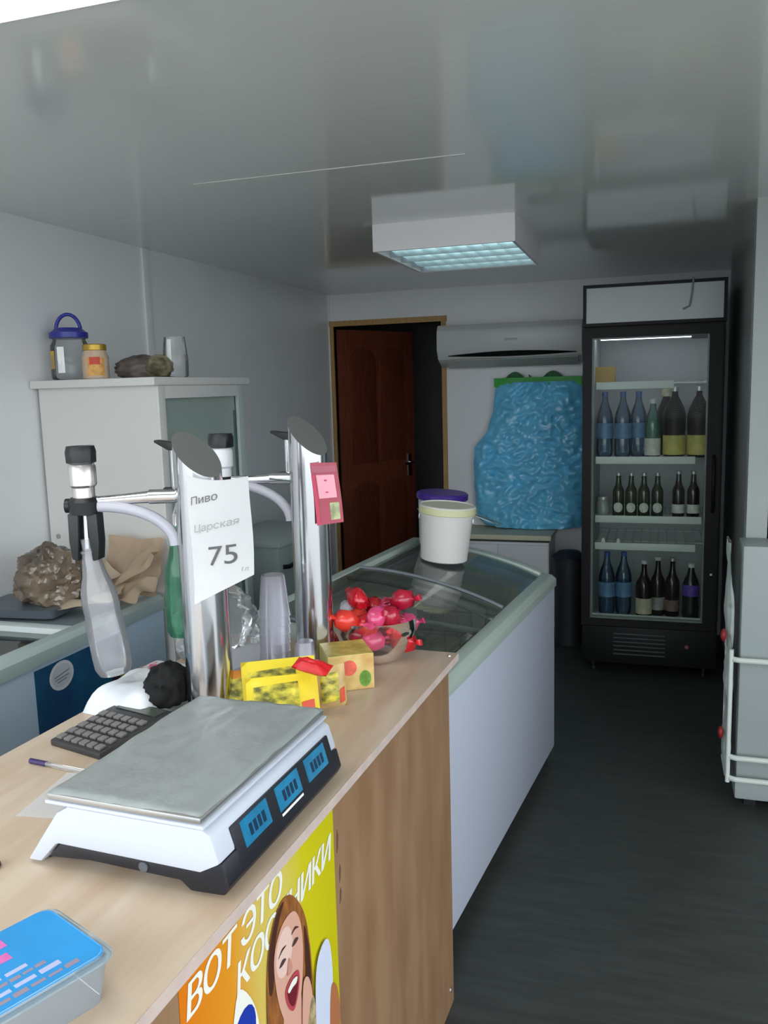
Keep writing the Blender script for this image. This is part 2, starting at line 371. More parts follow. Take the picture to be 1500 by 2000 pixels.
def pet_prof(r, h):
    return [(r*0.55, 0.004), (r*0.8, 0.0), (r*0.97, 0.012), (r, 0.03), (r, h*0.3), (r*0.94, h*0.36), (r, h*0.42), (r, h*0.62), (r*0.85, h*0.72), (r*0.5, h*0.84), (0.016, h*0.9), (0.014, h*0.98), (0.012, h)]
def beer_prof(r, h):
    return [(r*0.7, 0.003), (r*0.95, 0), (r, 0.008), (r, h*0.56), (r*0.9, h*0.63), (r*0.55, h*0.72), (0.014, h*0.82), (0.0125, h*0.96), (0.0125, h)]
m_water = film('blue_bottle', (150, 190, 222), haze=0.22, hazecol=(70, 110, 150), rough=0.06)
m_water2 = film('teal_bottle', (150, 205, 185), haze=0.3, hazecol=(105, 170, 150), rough=0.06)
m_dkpet = mat('dark_beer_pet', (22, 17, 13), 0.4, spec=0.2)
m_brown = mat('brown_glass', (34, 22, 14), 0.12)
m_green = mat('green_glass', (42, 50, 26), 0.12)
m_capw = mat('cap_white', (212, 214, 212), 0.4); m_capb = mat('cap_blue', (46, 84, 150), 0.4); m_capg = mat('cap_silver', (190, 192, 190), 0.35, 0.6)
m_labY = mat('label_yellow', (196, 186, 96), 0.5, var=0.15, vscale=30); m_labW = mat('label_white', (214, 214, 204), 0.5, var=0.12, vscale=40)
m_labC = mat('label_cream', (196, 190, 160), 0.5, var=0.15, vscale=40)
yb = FY0+0.15
G = 'bottles in the glass-door fridge'
# shelf 2 (z 1.145)
S2 = 1.142
b1 = bottle('water_bottle', 'clear blue plastic water bottle on the second fridge shelf', 'bottle', pet_prof(0.043, 0.33), m_water, m_capb, (0.016, 0.318, 0.342), (0.10, 0.18), mat('label_blue', (92, 132, 168), 0.5, var=0.2, vscale=30), 'water bottles on the second fridge shelf')
b1.location = (-0.265, yb+0.02, S2)
for x, y in ((-0.172, yb), (-0.095, yb+0.06)): dup(b1, (x, y, S2))
b2 = bottle('soda_bottle', 'pale green plastic bottle with white label on the second fridge shelf', 'bottle', pet_prof(0.04, 0.29), m_water2, m_capw, (0.016, 0.278, 0.3), (0.012, 0.10), m_labW); b2.location = (-0.022, yb, S2)
b3 = bottle('beer_bottle_plastic', 'large dark plastic beer bottle with yellow label on the second fridge shelf', 'bottle', pet_prof(0.056, 0.35), m_dkpet, m_capg, (0.018, 0.338, 0.362), (0.015, 0.115), m_labY, 'large dark bottles with yellow labels'); b3.location = (0.085, yb+0.01, S2)
dup(b3, (0.202, yb+0.01, S2)); 
b3b = bottle('beer_bottle_plastic', 'large dark plastic beer bottle with pale neck label behind the yellow-labelled pair', 'bottle', pet_prof(0.05, 0.345), m_dkpet, m_labC, (0.03, 0.31, 0.352)); b3b.location = (0.045, yb+0.19, S2)
tag(MB().box(-0.315, -0.215, yb-0.01, yb+0.06, SH[0]+0.0, SH[0]+0.085).build('carton', mat('carton_yellow', (182, 150, 66), 0.6, var=0.1), None, bevel=0.003), 'small yellow carton on the top fridge shelf', 'carton')
# shelf 3 (z .835)
S3 = 0.832
b4 = bottle('beer_bottle', 'green glass beer bottle with round pale label on the third fridge shelf', 'bottle', beer_prof(0.030, 0.225), m_green, m_capg, (0.0145, 0.212, 0.229), (0.02, 0.072), m_labW, 'green beer bottles on the third fridge shelf', round_label=True); b4.location = (-0.19, yb, S3)
for x in (-0.125, -0.06, 0.008): dup(b4, (x, yb+random.uniform(-0.006, 0.006), S3))
b5 = bottle('beer_bottle', 'brown glass beer bottle with white label on the third fridge shelf', 'bottle', beer_prof(0.031, 0.235), m_brown, m_capg, (0.0145, 0.222, 0.239), (0.02, 0.066), m_labW, 'brown beer bottles on the third fridge shelf'); b5.location = (0.112, yb, S3)
dup(b5, (0.185, yb, S3))
jr = thing('jar', 'small pale jar at the left end of the third fridge shelf', 'jar', (-0.268, yb, S3))
MB().lathe([(0.03, 0), (0.034, 0.004), (0.034, 0.07), (0.026, 0.085)], n=16).build('jar_body', mat('jar_pale', (142, 152, 146), 0.3), jr, smooth='auto'); MB().lathe([(0.029, 0.085), (0.029, 0.1), (0.02, 0.103)], n=16).build('lid', m_capg, jr, smooth='auto')
# shelf 4 clips
for x in (-0.262, -0.185):
    tag(MB().prism([(x-0.012, SH[3]+0.006), (x+0.012, SH[3]+0.006), (x+0.006, SH[3]+0.03), (x-0.006, SH[3]+0.03)], 'y', FY0+0.072, FY0+0.09).build('price_clip', m_shelf, None, bevel=0.002), 'small white price clip standing on the nearly empty fridge shelf', 'clip', 'price clips on the fourth fridge shelf')
# bottom
S5 = 0.29
dup(b1, (-0.245, yb, S5), label='clear blue plastic water bottle on the fridge floor', group='water bottles on the fridge floor'); dup(b1, (-0.158, yb+0.015, S5), label='clear blue plastic water bottle on the fridge floor', group='water bottles on the fridge floor')
b6 = bottle('beer_bottle', 'brown beer bottle with cream label on the fridge floor beside the water', 'bottle', beer_prof(0.042, 0.30), m_brown, m_capw, (0.016, 0.286, 0.305), (0.02, 0.105), m_labC); b6.location = (-0.052, yb-0.02, S5)
b7 = bottle('beer_bottle', 'brown beer bottle with grey label between two others on the fridge floor', 'bottle', beer_prof(0.038, 0.31), m_brown, m_capw, (0.016, 0.296, 0.315), (0.03, 0.10), mat('label_grey', (150, 152, 146), 0.5, var=0.2, vscale=40)); b7.location = (0.018, yb+0.04, S5)
b8 = bottle('beer_bottle', 'brown beer bottle with dim rust label on the fridge floor', 'bottle', beer_prof(0.038, 0.31), m_brown, m_capg, (0.016, 0.296, 0.315), (0.03, 0.09), mat('label_rust', (128, 104, 92), 0.5, var=0.3, vscale=40)); b8.location = (0.092, yb+0.03, S5)
b9 = bottle('soda_bottle', 'dark green bottle with purple label on the fridge floor', 'bottle', pet_prof(0.042, 0.29), mat('dark_green_pet', (18, 34, 28), 0.2), m_capw, (0.016, 0.278, 0.298), (0.13, 0.19), mat('label_purple', (92, 66, 160), 0.5, var=0.3, vscale=40)); b9.location = (0.183, yb-0.03, S5)

# ================================================================== AIR CONDITIONER
ac = thing('air_conditioner', 'white wall-mounted air conditioner between the doorway and fridge', 'air conditioner', (0, 0, 0))
y1 = YB
MB().prism([(y1, 1.66), (y1, 1.905), (y1-0.19, 1.905), (y1-0.215, 1.87), (y1-0.22, 1.76), (y1-0.19, 1.70), (y1-0.10, 1.655)], 'x', -1.295, -0.425).build('casing', mat('ac_white', (206, 208, 206), 0.35), ac, bevel=0.006)
vt = MB(); n = 14
def vent(u, v):
    x = -1.225+0.77*u; zz = 1.72+0.018*math.sin(math.pi*u)
    return (x, y1-0.2215+0.012*v, zz-(0.028*math.sin(math.pi*u)+0.004)*v)
MB().sheet(vent, n, 2, 0.002).build('vent_slot', m_black, ac)
MB().prism([(y1-0.196, 1.695), (y1-0.2, 1.69), (y1-0.108, 1.646), (y1-0.104, 1.652)], 'x', -1.24, -0.45).build('louvre_flap', mat('ac_flap', (178, 182, 176), 0.4), ac)
MB().box(-0.88, -0.80, y1-0.2225, y1-0.2195, 1.80, 1.812).build('badge', mat('ac_badge', (170, 174, 176), 0.4), ac)

# ================================================================== BLUE BAGS ON THE WALL
bgz = thing('bag_bundle', 'bundle of crinkled blue plastic bags hung by a green strip on the back wall', 'bags', (-0.75, YB-0.062, 0.66))
def bag_w(v):  # half width and centre by height 0..1
    pts = [(0, 0.30, 0.02), (0.05, 0.335, 0.0), (0.3, 0.35, 0.0), (0.55, 0.345, 0.0), (0.66, 0.30, 0.035), (0.8, 0.275, 0.045), (1.0, 0.26, 0.055)]
    for (a0, w0, c0), (a1, w1, c1) in zip(pts, pts[1:]):
        if v <= a1: t_ = (v-a0)/(a1-a0); return w0+(w1-w0)*t_, c0+(c1-c0)*t_
    return pts[-1][1:]
def bagf(u, v, side):
    hw, cx = bag_w(v); x = cx+(2*u-1)*hw
    z = 0.89*v - 0.012*math.sin(math.pi*u)*(1-v)
    prof = (1-abs(2*u-1)**4)*(0.35+0.65*(1-v))
    p = Vector((x*3.2, z*3.2, side*3)); q = Vector((p.x*1.2+p.y*2.4, p.y*2.2-p.x*2.6, 1.0))
    n1 = noise.noise(p*1.4); n2 = noise.noise(q*1.9); n3 = noise.noise(Vector((p.x*3.2-p.y*2.2, p.y*6+p.x*1.5, 2)))*1.0; n4 = noise.noise(p*9)
    y = -side*(0.014+0.05*prof) - side*(0.02*(1-2*abs(n1)) + 0.02*(0.6-2*abs(n2)) + 0.02*(0.6-2*abs(n3)) + 0.006*(0.5-abs(n4)))*min(1, prof*3)
    if side < 0: y = 0.015+0.012*prof
    return (x + 0.012*noise.noise(Vector((0, z*9, 3)))*(1 if abs(2*u-1) > .7 else 0), y, z)
bb_ = MB(); bb_.sheet(lambda u, v: bagf(u, v, 1), 60, 84); bb_.sheet(lambda u, v: bagf(u, v, -1), 60, 84)
bmesh.ops.remove_doubles(bb_.bm, verts=bb_.bm.verts[:], dist=0.0005)
bb_.build('bag_body', mat('blue_plastic', (112, 200, 240), 0.2, var=0.1, vscale=7, bump=0.2, bscale=30, spec=0.6), bgz, smooth=True)
gs = MB()
for k in range(3):
    gs.sheet(lambda u, v, k=k: (-0.215+0.53*u, -0.022-0.006*k+0.004*math.sin(14*u+k), 0.865+0.05*v+0.004*math.sin(9*u+2*k)), 20, 2, 0.003)
gs.build('green_strip', mat('green_strip', (92, 222, 96), 0.4), bgz, smooth=True)
for x0 in (-0.09, 0.14):
    MB().sheet(lambda u, v: (x0-0.07+0.14*u, 0.012-0.012*v, 0.905+0.05*math.sin(math.pi*u)*v), 8, 3, 0.003).build('bag_handle', mat('green_handle', (92, 150, 108), 0.4), bgz, smooth=True)
MB().tube([(0, 0.06, 0.925), (0, -0.015, 0.925), (0, -0.028, 0.935)], 0.004).build('nail', m_steelface, bgz)

# low white cabinet behind the freezer, dark form added beside it for the shadow gap
lc = thing('low_cabinet', 'low white cabinet with a cream top against the back wall', 'cabinet', (0, 0, 0))
MB().box(-1.2, -0.6, 5.02, YB, 0, 0.60).build('cabinet_body', mat('lowcab_white', (206, 208, 212), 0.4), lc, bevel=0.004)
MB().box(-1.22, -0.585, 5.0, YB, 0.615, 0.645).build('top', mat('lowcab_cream', (204, 200, 172), 0.45), lc, bevel=0.004)
MB().box(-1.2, -0.6, 5.03, YB, 0.60, 0.615).build('top_seam', m_black, lc)
for x in (-1.195, -0.895): MB().box(x, x+0.29, 5.008, 5.02, 0.03, 0.585).build('cabinet_door', mat('lowcab_white', (206, 208, 212)), lc, bevel=0.003)
filler = thing('shade_filler', 'dark grey form added as the shade between the low cabinet and fridge', 'shade filler', (-0.48, 5.0, 0))  # added dark solid standing in for shade in the gap
MB().lathe([(0.075, 0), (0.08, 0.004), (0.095, 0.5), (0.1, 0.5), (0.1, 0.515), (0.09, 0.515), (0.076, 0.02), (0.001, 0.02)], n=24, caps=False).build('filler_body', mat('shade_grey', (44, 46, 50), 0.5), filler, smooth='auto')
MB().lathe([(0.102, 0.515), (0.102, 0.53), (0.06, 0.56), (0.001, 0.565)], n=24).build('filler_top', mat('filler_top', (34, 36, 44), 0.5), filler, smooth='auto')

# ================================================================== CHEST FREEZER (glass top)
A5 = R(-5.7)
fz = thing('chest_freezer', 'white chest freezer with curved sliding glass lids beyond the counter', 'freezer', (-0.512, 2.05, 0), A5)
m_fzw = mat('freezer_white', (196, 201, 216), 0.35); m_rim = mat('freezer_rim', (176, 190, 180), 0.4); m_fzin = mat('freezer_liner', (214, 218, 208), 0.5)
W_, L_ = 0.60, 1.33
def topz(s): return 0.765+0.125*math.sin(math.pi/2*s**0.85)
def endpoly(dz, n=12):
    return [(-W_*i/n, topz(i/n)+dz) for i in range(n+1)]
b = MB()
b.box(-0.05, 0, 0, L_, 0.06, 0.735); b.box(-W_, -W_+0.05, 0, L_, 0.06, 0.86)
for y0_, y1_ in ((0, 0.05), (L_-0.05, L_)):
    b.prism([(0-0.0005, 0.06)]+[(p[0]*0.998-0.0005, p[1]) for p in endpoly(-0.035)]+[(-W_+0.0005, 0.06)], 'y', y0_, y1_)
b.box(-W_+0.05, -0.05, 0.05, L_-0.05, 0.06, 0.10)
b.build('freezer_body', m_fzw, fz, bevel=0.006)
i_ = MB(); i_.box(-0.054, -0.051, 0.05, L_-0.05, 0.1, 0.73); i_.box(-W_+0.051, -W_+0.054, 0.05, L_-0.05, 0.1, 0.84); i_.box(-W_+0.05, -0.05, 0.051, 0.054, 0.1, 0.73); i_.box(-W_+0.05, -0.05, L_-0.054, L_-0.051, 0.1, 0.73); i_.box(-W_+0.05, -0.05, 0.05, L_-0.05, 0.1, 0.44)
i_.build('liner', m_fzin, fz)
MB().prism([(0.006, 0.735), (0.006, 0.765), (-0.012, 0.78), (-0.05, 0.785), (-0.055, 0.735)], 'y', -0.004, L_+0.004).build('rim', m_rim, fz, bevel=0.003)
MB().prism([(-W_-0.006, 0.86), (-W_-0.006, 0.905), (-W_+0.03, 0.905), (-W_+0.04, 0.885), (-W_+0.04, 0.86)], 'y', -0.004, L_+0.004).build('rim', m_rim, fz, bevel=0.003)
for y0_, y1_ in ((-0.002, 0.045), (L_-0.045, L_+0.002)):
    up_ = endpoly(0.006)[1:-1]; dn = endpoly(-0.035)[1:-1]
    MB().prism(up_+dn[::-1], 'y', y0_, y1_).build('rim', m_rim, fz, bevel=0.002)
m_fglass = film('freezer_glass', (224, 236, 228), haze=0.10, hazecol=(200, 212, 204))
def lidf(y0_, y1_, dz):
    return lambda u, v: (-0.045-(W_-0.075)*u, y0_+(y1_-y0_)*v, topz(0.06+0.9*u)+dz)
g1 = MB().sheet(lidf(0.05, 0.72, 0.012), 16, 2, 0.004).build('sliding_lid', m_fglass, fz, smooth=True)
g2 = MB().sheet(lidf(0.60, L_-0.05, 0.0), 16, 2, 0.004).build('sliding_lid', m_fglass, fz, smooth=True)
m_lidedge = mat('lid_edge_grey', (118, 122, 128), 0.4)
for yy, dz, par in ((0.72, 0.013, g1), (0.05, 0.013, g1), (0.60, 0.001, g2)):
    MB().tube([lidf(yy, yy, dz)(i/16, 0) for i in range(17)], 0.007 if yy > 0.1 else 0.005, 8).build('lid_edge', m_lidedge, par, smooth=True)
# divider bar and baskets inside
MB().tube([(-0.06, 0.66, 0.72), (-W_+0.06, 0.66, 0.76)], 0.009, 8).build('divider_bar', mat('divider_pale', (186, 192, 182), 0.4), fz, smooth=True)
m_wire = mat('basket_wire', (150, 156, 150), 0.4)
for (y0_, y1_) in ((0.08, 0.42), (0.70, 1.0)):
    k = MB()
    for z in (0.53, 0.61, 0.69):
        k.tube([(-0.08, y0_, z), (-0.52, y0_, z), (-0.52, y1_, z), (-0.08, y1_, z), (-0.08, y0_, z)], 0.0035, 6)
    for j in range(9):
        x = -0.08-0.44*j/8
        k.tube([(x, y0_, 0.69), (x, y0_, 0.53), (x, y1_, 0.53), (x, y1_, 0.69)], 0.0025, 6)
    k.build('wire_basket', m_wire, fz)
for i, (x, y) in enumerate(((-0.04, 0.05), (-0.04, L_-0.05), (-W_+0.04, 0.05), (-W_+0.04, L_-0.05))):
    MB().lathe([(0.02, -0.012), (0.025, -0.008), (0.025, 0.008), (0.02, 0.012)], n=14, M=Matrix.Rotation(R(90), 4, 'X')).xf(T(x, y, 0.026)).box(x-0.008, x+0.008, y-0.008, y+0.008, 0.04, 0.065).build('castor', m_black, fz)
# frozen goods: each a pillow pack
def Wl(x, y, z):  # freezer local -> world
    v = rotz(A5) @ Vector((x, y, z)); return Vector((-0.512, 2.05, 0))+v
m_f1 = mat('pack_olive', (150, 150, 118), 0.4, var=0.3, vscale=14); m_f2 = mat('pack_red', (170, 60, 62), 0.4, var=0.25, vscale=20); m_f3 = mat('pack_pale', (214, 216, 190), 0.4, var=0.25, vscale=14); m_f4 = mat('pack_dark', (104, 106, 90), 0.4, var=0.3, vscale=12)
def pillow(mb, c, sx, sy, sz, M=None, crimp=0.1):
    vs0 = len(mb.bm.verts)
    def f(sgn):
        def g(u, v):
            a = (1-(2*u-1)**4)*(1-(2*v-1)**4)
            n_ = noise.noise(Vector((u*5+c[0]*31, v*5+c[1]*17, sgn)))*crimp
            return (c[0]+(u-.5)*sx, c[1]+(v-.5)*sy, c[2]+sgn*sz/2*(a*(1+n_)))
        return g
    mb.sheet(f(1), 10, 10); mb.sheet(f(-1), 10, 10); bmesh.ops.remove_doubles(mb.bm, verts=mb.bm.verts[:], dist=0.0003)
    return mb
fgood = [(-0.16, 0.15, m_f1, 'olive frozen food pack in the front freezer basket', 0.56), (-0.31, 0.17, m_f3, 'pale frozen food pack in the middle of the front freezer basket', 0.56), (-0.45, 0.18, m_f4, 'dark frozen food pack in the front freezer basket', 0.56), (-0.17, 0.33, m_f2, 'red frozen food pack in the front freezer basket', 0.56),
         (-0.2, 0.55, m_f4, 'dark frozen pack on the freezer floor between the baskets', 0.46), (-0.42, 0.56, m_f1, 'olive frozen pack on the freezer floor between the baskets', 0.46), (-0.15, 0.84, m_f3, 'pale yellow frozen pack in the rear freezer basket by the rim', 0.56), (-0.3, 0.86, m_f1, 'olive frozen pack in the middle of the rear freezer basket', 0.56), (-0.45, 0.85, m_f4, 'dark frozen pack in the rear freezer basket', 0.56), (-0.22, 1.13, m_f3, 'pale frozen pack on the freezer floor at the far end', 0.46), (-0.42, 1.14, m_f4, 'dark frozen pack on the freezer floor at the far end', 0.46)]
for x, y, mm, lb, z in fgood:
    p = Wl(x, y, z+0.03); o = pillow(MB(), (0, 0, 0), 0.14, 0.19, 0.07).build('frozen_pack', mm, None, smooth=True); o.location = (p.x, p.y, z-0.015); o.rotation_euler = (0, 0, A5+random.uniform(-.2, .2)); tag(o, lb, 'food pack', 'frozen food in the chest freezer')

# bucket on the freezer glass
bkz = 0.8675
bk = thing('bucket', 'white plastic bucket with wire handle standing on the freezer lid', 'bucket', (-0.775, 3.13, bkz+0.012), 0, rot=(0, R(5), 0))
MB().lathe([(0.085, 0), (0.09, 0.004), (0.1, 0.175), (0.106, 0.176), (0.108, 0.212), (0.104, 0.214), (0.1, 0.208), (0.087, 0.012), (0.001, 0.01)], n=36, caps=False).build('bucket_body', mat('bucket_white', (232, 228, 224), 0.4), bk, smooth='auto')
MB().lathe([(0.001, 0.2105), (0.099, 0.2105), (0.1, 0.206), (0.001, 0.205)], n=36, caps=False).build('lid', mat('bucket_lid', (226, 224, 196), 0.4), bk, smooth='auto')
MB().lathe([(0.1075, 0.182), (0.1095, 0.184), (0.1095, 0.206), (0.1075, 0.208)], n=36, caps=False).build('rim_band', mat('bucket_rim', (228, 226, 180), 0.4), bk, smooth='auto')
hpts = [(-0.108, -0.004, 0.17)]+[(-0.112+0.236*(i/10), -0.01-0.11*math.sin(math.pi*i/10)*0.0+0.1*math.sin(math.pi*i/10), 0.17-0.03*math.sin(math.pi*i/10)) for i in range(1, 10)]+[(0.122, 0, 0.17)]
MB().tube([(0.108, -0.004, 0.182), (0.15, 0.0, 0.17), (0.2, 0.02, 0.15), (0.19, 0.08, 0.15), (0.1, 0.14, 0.16), (0, 0.155, 0.165), (-0.1, 0.11, 0.175), (-0.125, 0.03, 0.18), (-0.108, -0.004, 0.182)], 0.002, 6).build('wire_handle', m_steelface, bk, smooth=True)
for sx in (-1, 1): MB().lathe([(0.001, 0), (0.011, 0), (0.011, 0.006), (0.001, 0.007)], n=12, M=Matrix.Rotation(R(90*sx), 4, 'Y')).xf(T(sx*0.102, -0.002, 0.16)).build('handle_lug', m_whitep, bk, smooth='auto')
b2k = thing('bucket', 'white bucket closed with a purple lid behind the open bucket', 'bucket', (-0.85, 3.37, bkz+0.024), 0, rot=(0, R(4), 0))
MB().lathe([(0.08, 0), (0.085, 0.004), (0.098, 0.19), (0.001, 0.195)], n=32, caps=False).build('bucket_body', mat('bucket_grey', (200, 198, 204), 0.4), b2k, smooth='auto')
MB().lathe([(0.102, 0.19), (0.106, 0.192), (0.106, 0.212), (0.10, 0.218), (0.001, 0.216)], n=32).build('lid', mat('purple_lid', (70, 40, 140), 0.35), b2k, smooth='auto')

# ================================================================== COUNTER
ACN = R(-2.31)
CR = Vector((-0.449, 1.942, 0))
def CW(x, y, z): return CR + (rotz(ACN) @ Vector((x, y, z)))
ct = thing('shop_counter', 'tan laminate shop counter with chipboard front', 'counter', CR, ACN)
m_top = mat('worktop_tan', (204, 186, 164), 0.38, var=0.06, vscale=4, stretch=(6, 1, 1), col2=(190, 165, 140), bump=0.02, bscale=12)
m_edge = mat('worktop_edge', (206, 186, 176), 0.5, var=0.08, vscale=20)
m_panel = mat('chipboard_brown', (158, 124, 92), 0.5, var=0.1, vscale=4, stretch=(1, 4, 1), col2=(142, 106, 76))
CL = 1.62
MB().box(-0.64, 0.0, -CL, 0, 0.882, 0.90).build('worktop', m_top, ct, bevel=0.002)
MB().box(0.0, 0.0016, -CL, -0.002, 0.8825, 0.8995).build('edge_band', m_edge, ct)
pn = MB().box(-0.032, -0.014, -CL+0.02, -0.04, 0.0, 0.882).build('front_panel', m_panel, ct)
MB().box(-0.64, -0.032, -0.058, -0.04, 0.0, 0.882).build('end_panel', m_panel, ct); MB().box(-0.64, -0.032, -CL+0.02, -CL+0.038, 0.0, 0.882).build('end_panel', m_panel, ct)
MB().box(-0.62, -0.034, -CL+0.04, -0.06, 0.42, 0.438).build('shelf', m_panel, ct)
# dents along the panel joint and the corner screw
for (y, z, hz) in ((-0.722, 0.80, 0.02), (-0.716, 0.74, 0.016), (-0.717, 0.70, 0.014)):
    MB().prism([(y-0.004, z-hz), (y+0.001, z-hz*0.6), (y+0.004, z+hz*0.4), (y, z+hz), (y-0.003, z+hz*0.2)], 'x', -0.0145, -0.0132).build('chip_mark', mat('chip_mark', (104, 74, 52), 0.8), ct)
MB().lathe([(0.001, 0), (0.005, 0), (0.004, 0.003), (0.001, 0.004)], (-0.014, -0.03, 0.9), 12).build('screw', m_steelface, ct)
MB().lathe([(0.001, 0), (0.006, 0), (0.005, 0.003), (0.001, 0.004)], n=12, M=Matrix.Rotation(R(90), 4, 'Y')).xf(T(-0.014, -0.07, 0.05)).build('screw', m_steelface, ct)

# ---- poster on the counter front
po = thing('poster', 'orange and yellow advertising poster with a laughing woman on the counter front', 'poster', CW(-0.0135, -1.18, 0.28), ACN)
PW, PH = 0.442, 0.588
m_post = mat('poster_print', (232, 150, 28), 0.35)
_nt = m_post.node_tree; _tc = _nt.nodes.new('ShaderNodeTexCoord'); _sp = _nt.nodes.new('ShaderNodeSeparateXYZ'); _mr = _nt.nodes.new('ShaderNodeMapRange'); _rp = _nt.nodes.new('ShaderNodeValToRGB')
_mr.inputs['From Max'].default_value = PW
_nt.links.new(_tc.outputs['Object'], _sp.inputs[0]); _nt.links.new(_sp.outputs['Y'], _mr.inputs['Value']); _nt.links.new(_mr.outputs[0], _rp.inputs[0]); _nt.links.new(_rp.outputs[0], _nt.nodes['Principled BSDF'].inputs['Base Color'])
for _i, (_p, _c) in enumerate(((0.0, (226, 122, 14)), (0.26, (230, 152, 34)), (0.42, (220, 194, 96)), (0.60, (220, 202, 92)), (0.74, (214, 202, 22)), (1.0, (206, 196, 10)))):
    _e = _rp.color_ramp.elements[_i] if _i < 2 else _rp.color_ramp.elements.new(_p)
    _e.position = _p; _e.color = (*lin(_c), 1)
MB().box(0, 0.0006, 0, PW, 0, PH).build('sheet', m_post, po)
X0 = 0.0009
def PT(y, z, ang=0): return Matrix(((0, 0, 1, X0+0.0006), (math.cos(ang), -math.sin(ang), 0, y), (math.sin(ang), math.cos(ang), 0, z), (0, 0, 0, 1)))
m_pw = mat('print_white', (246, 244, 232), 0.4)
def bold_print(body, size, M, spacing):
    for k in range(3):
        text_mb(body, size, T(0.0001*k, 0, 0) @ M @ T(size*0.022*(k-1), 0, 0), shear=0.22, spacing=spacing).build('print_text', m_pw, po)
bold_print('ВОТ', 0.060, PT(0.006, 0.536, R(2)), 0.92)
bold_print('ЭТО', 0.060, PT(0.134, 0.541, R(2)), 0.9)
bold_print('КОСТНИКИ', 0.058, PT(0.118, 0.486, R(4)), 0.9)
def ell(cy, cz, ry, rz, n=20, a=0, a0=0, a1=2*math.pi):
    out = []
    for i in range(n):
        t_ = a0+(a1-a0)*i/(n if a1-a0 > 6.2 else n-1); y, z = ry*math.cos(t_), rz*math.sin(t_)
        out.append((cy+y*math.cos(a)-z*math.sin(a), cz+y*math.sin(a)+z*math.cos(a)))
    return out
L = [X0+0.0008]
def pr(name, pts, m, step=0.0002):
    L[0] += step; MB().flatpoly(pts, L[0]).build(name, m, po)
m_hair = mat('print_hair', (150, 92, 44), 0.5, var=0.35, vscale=30, stretch=(1, 3, 1)); m_hair2 = mat('print_hair_dark', (74, 40, 26), 0.5)
m_skin = mat('print_skin', (222, 168, 146), 0.5); m_skin2 = mat('print_skin_light', (236, 200, 186), 0.5)
def sm(pts, k=5):
    out = []; n = len(pts)
    for i in range(n):
        p0, p1, p2, p3 = pts[i-1], pts[i], pts[(i+1) % n], pts[(i+2) % n]
        for j in range(k):
            t_ = j/k
            out.append(tuple(0.5*(2*p1[a]+(p2[a]-p0[a])*t_+(2*p0[a]-5*p1[a]+4*p2[a]-p3[a])*t_*t_+(3*p1[a]-p0[a]-3*p2[a]+p3[a])*t_**3) for a in (0, 1)))
    return out
m_lipr = mat('print_lips', (190, 70, 78), 0.5)
# blue badge with white splash
pr('print_badge', sm([(0.075, 0.36), (0.165, 0.35), (0.168, 0.43), (0.128, 0.492), (0.105, 0.45), (0.08, 0.42)]), m_pw)
pr('print_badge', ell(0.128, 0.41, 0.034, 0.05, a=-0.4), mat('print_blue', (28, 58, 168), 0.4)); pr('print_badge', ell(0.137, 0.395, 0.018, 0.028, a=-0.3), mat('print_blue_light', (112, 166, 222), 0.4))
# woman: hair, blouse, neck, face, raised arm
pr('print_hair', sm([(0.212, 0.20), (0.196, 0.30), (0.194, 0.40), (0.205, 0.485), (0.232, 0.53), (0.262, 0.54), (0.292, 0.522), (0.322, 0.475), (0.336, 0.41), (0.340, 0.34), (0.328, 0.27), (0.30, 0.22), (0.25, 0.19)]), m_hair)
pr('print_hair', sm([(0.203, 0.43), (0.207, 0.485), (0.232, 0.528), (0.258, 0.536), (0.238, 0.512), (0.222, 0.476), (0.216, 0.43)]), m_hair2)
pr('print_hair', sm([(0.318, 0.46), (0.332, 0.41), (0.334, 0.34), (0.32, 0.27), (0.313, 0.33), (0.316, 0.40)]), m_hair2)
pr('print_blouse', sm([(0.15, 0.01), (0.155, 0.16), (0.18, 0.27), (0.215, 0.31), (0.25, 0.27), (0.30, 0.28), (0.34, 0.31), (0.37, 0.22), (0.38, 0.01), (0.27, 0.004)]), mat('print_blouse', (226, 188, 196), 0.5, var=0.25, vscale=60))
pr('print_neck', sm([(0.242, 0.38), (0.292, 0.38), (0.298, 0.30), (0.285, 0.22), (0.262, 0.20), (0.245, 0.25)]), m_skin)
pr('print_hair', sm([(0.222, 0.345), (0.244, 0.35), (0.256, 0.30), (0.252, 0.25), (0.232, 0.24), (0.216, 0.28)]), m_hair2)
pr('print_face', sm([(0.218, 0.46), (0.226, 0.40), (0.246, 0.352), (0.270, 0.336), (0.294, 0.355), (0.308, 0.41), (0.307, 0.465), (0.288, 0.502), (0.256, 0.508), (0.230, 0.492)]), m_skin)
pr('print_face', ell(0.250, 0.462, 0.026, 0.036, a=-0.12), m_skin2)
m_eye = mat('print_eye', (84, 56, 56), 0.5)
pr('print_eye', sm([(0.232, 0.449), (0.243, 0.455), (0.254, 0.449), (0.243, 0.446)]), m_eye); pr('print_eye', sm([(0.273, 0.455), (0.284, 0.461), (0.295, 0.455), (0.284, 0.452)]), m_eye)
pr('print_brow', sm([(0.230, 0.464), (0.243, 0.472), (0.256, 0.469), (0.243, 0.468)]), m_hair2); pr('print_brow', sm([(0.272, 0.474), (0.285, 0.479), (0.297, 0.471), (0.285, 0.475)]), m_hair2)
pr('print_nose', sm([(0.262, 0.445), (0.271, 0.424), (0.262, 0.419), (0.254, 0.424)]), mat('print_skin_shadow', (204, 144, 126), 0.5))
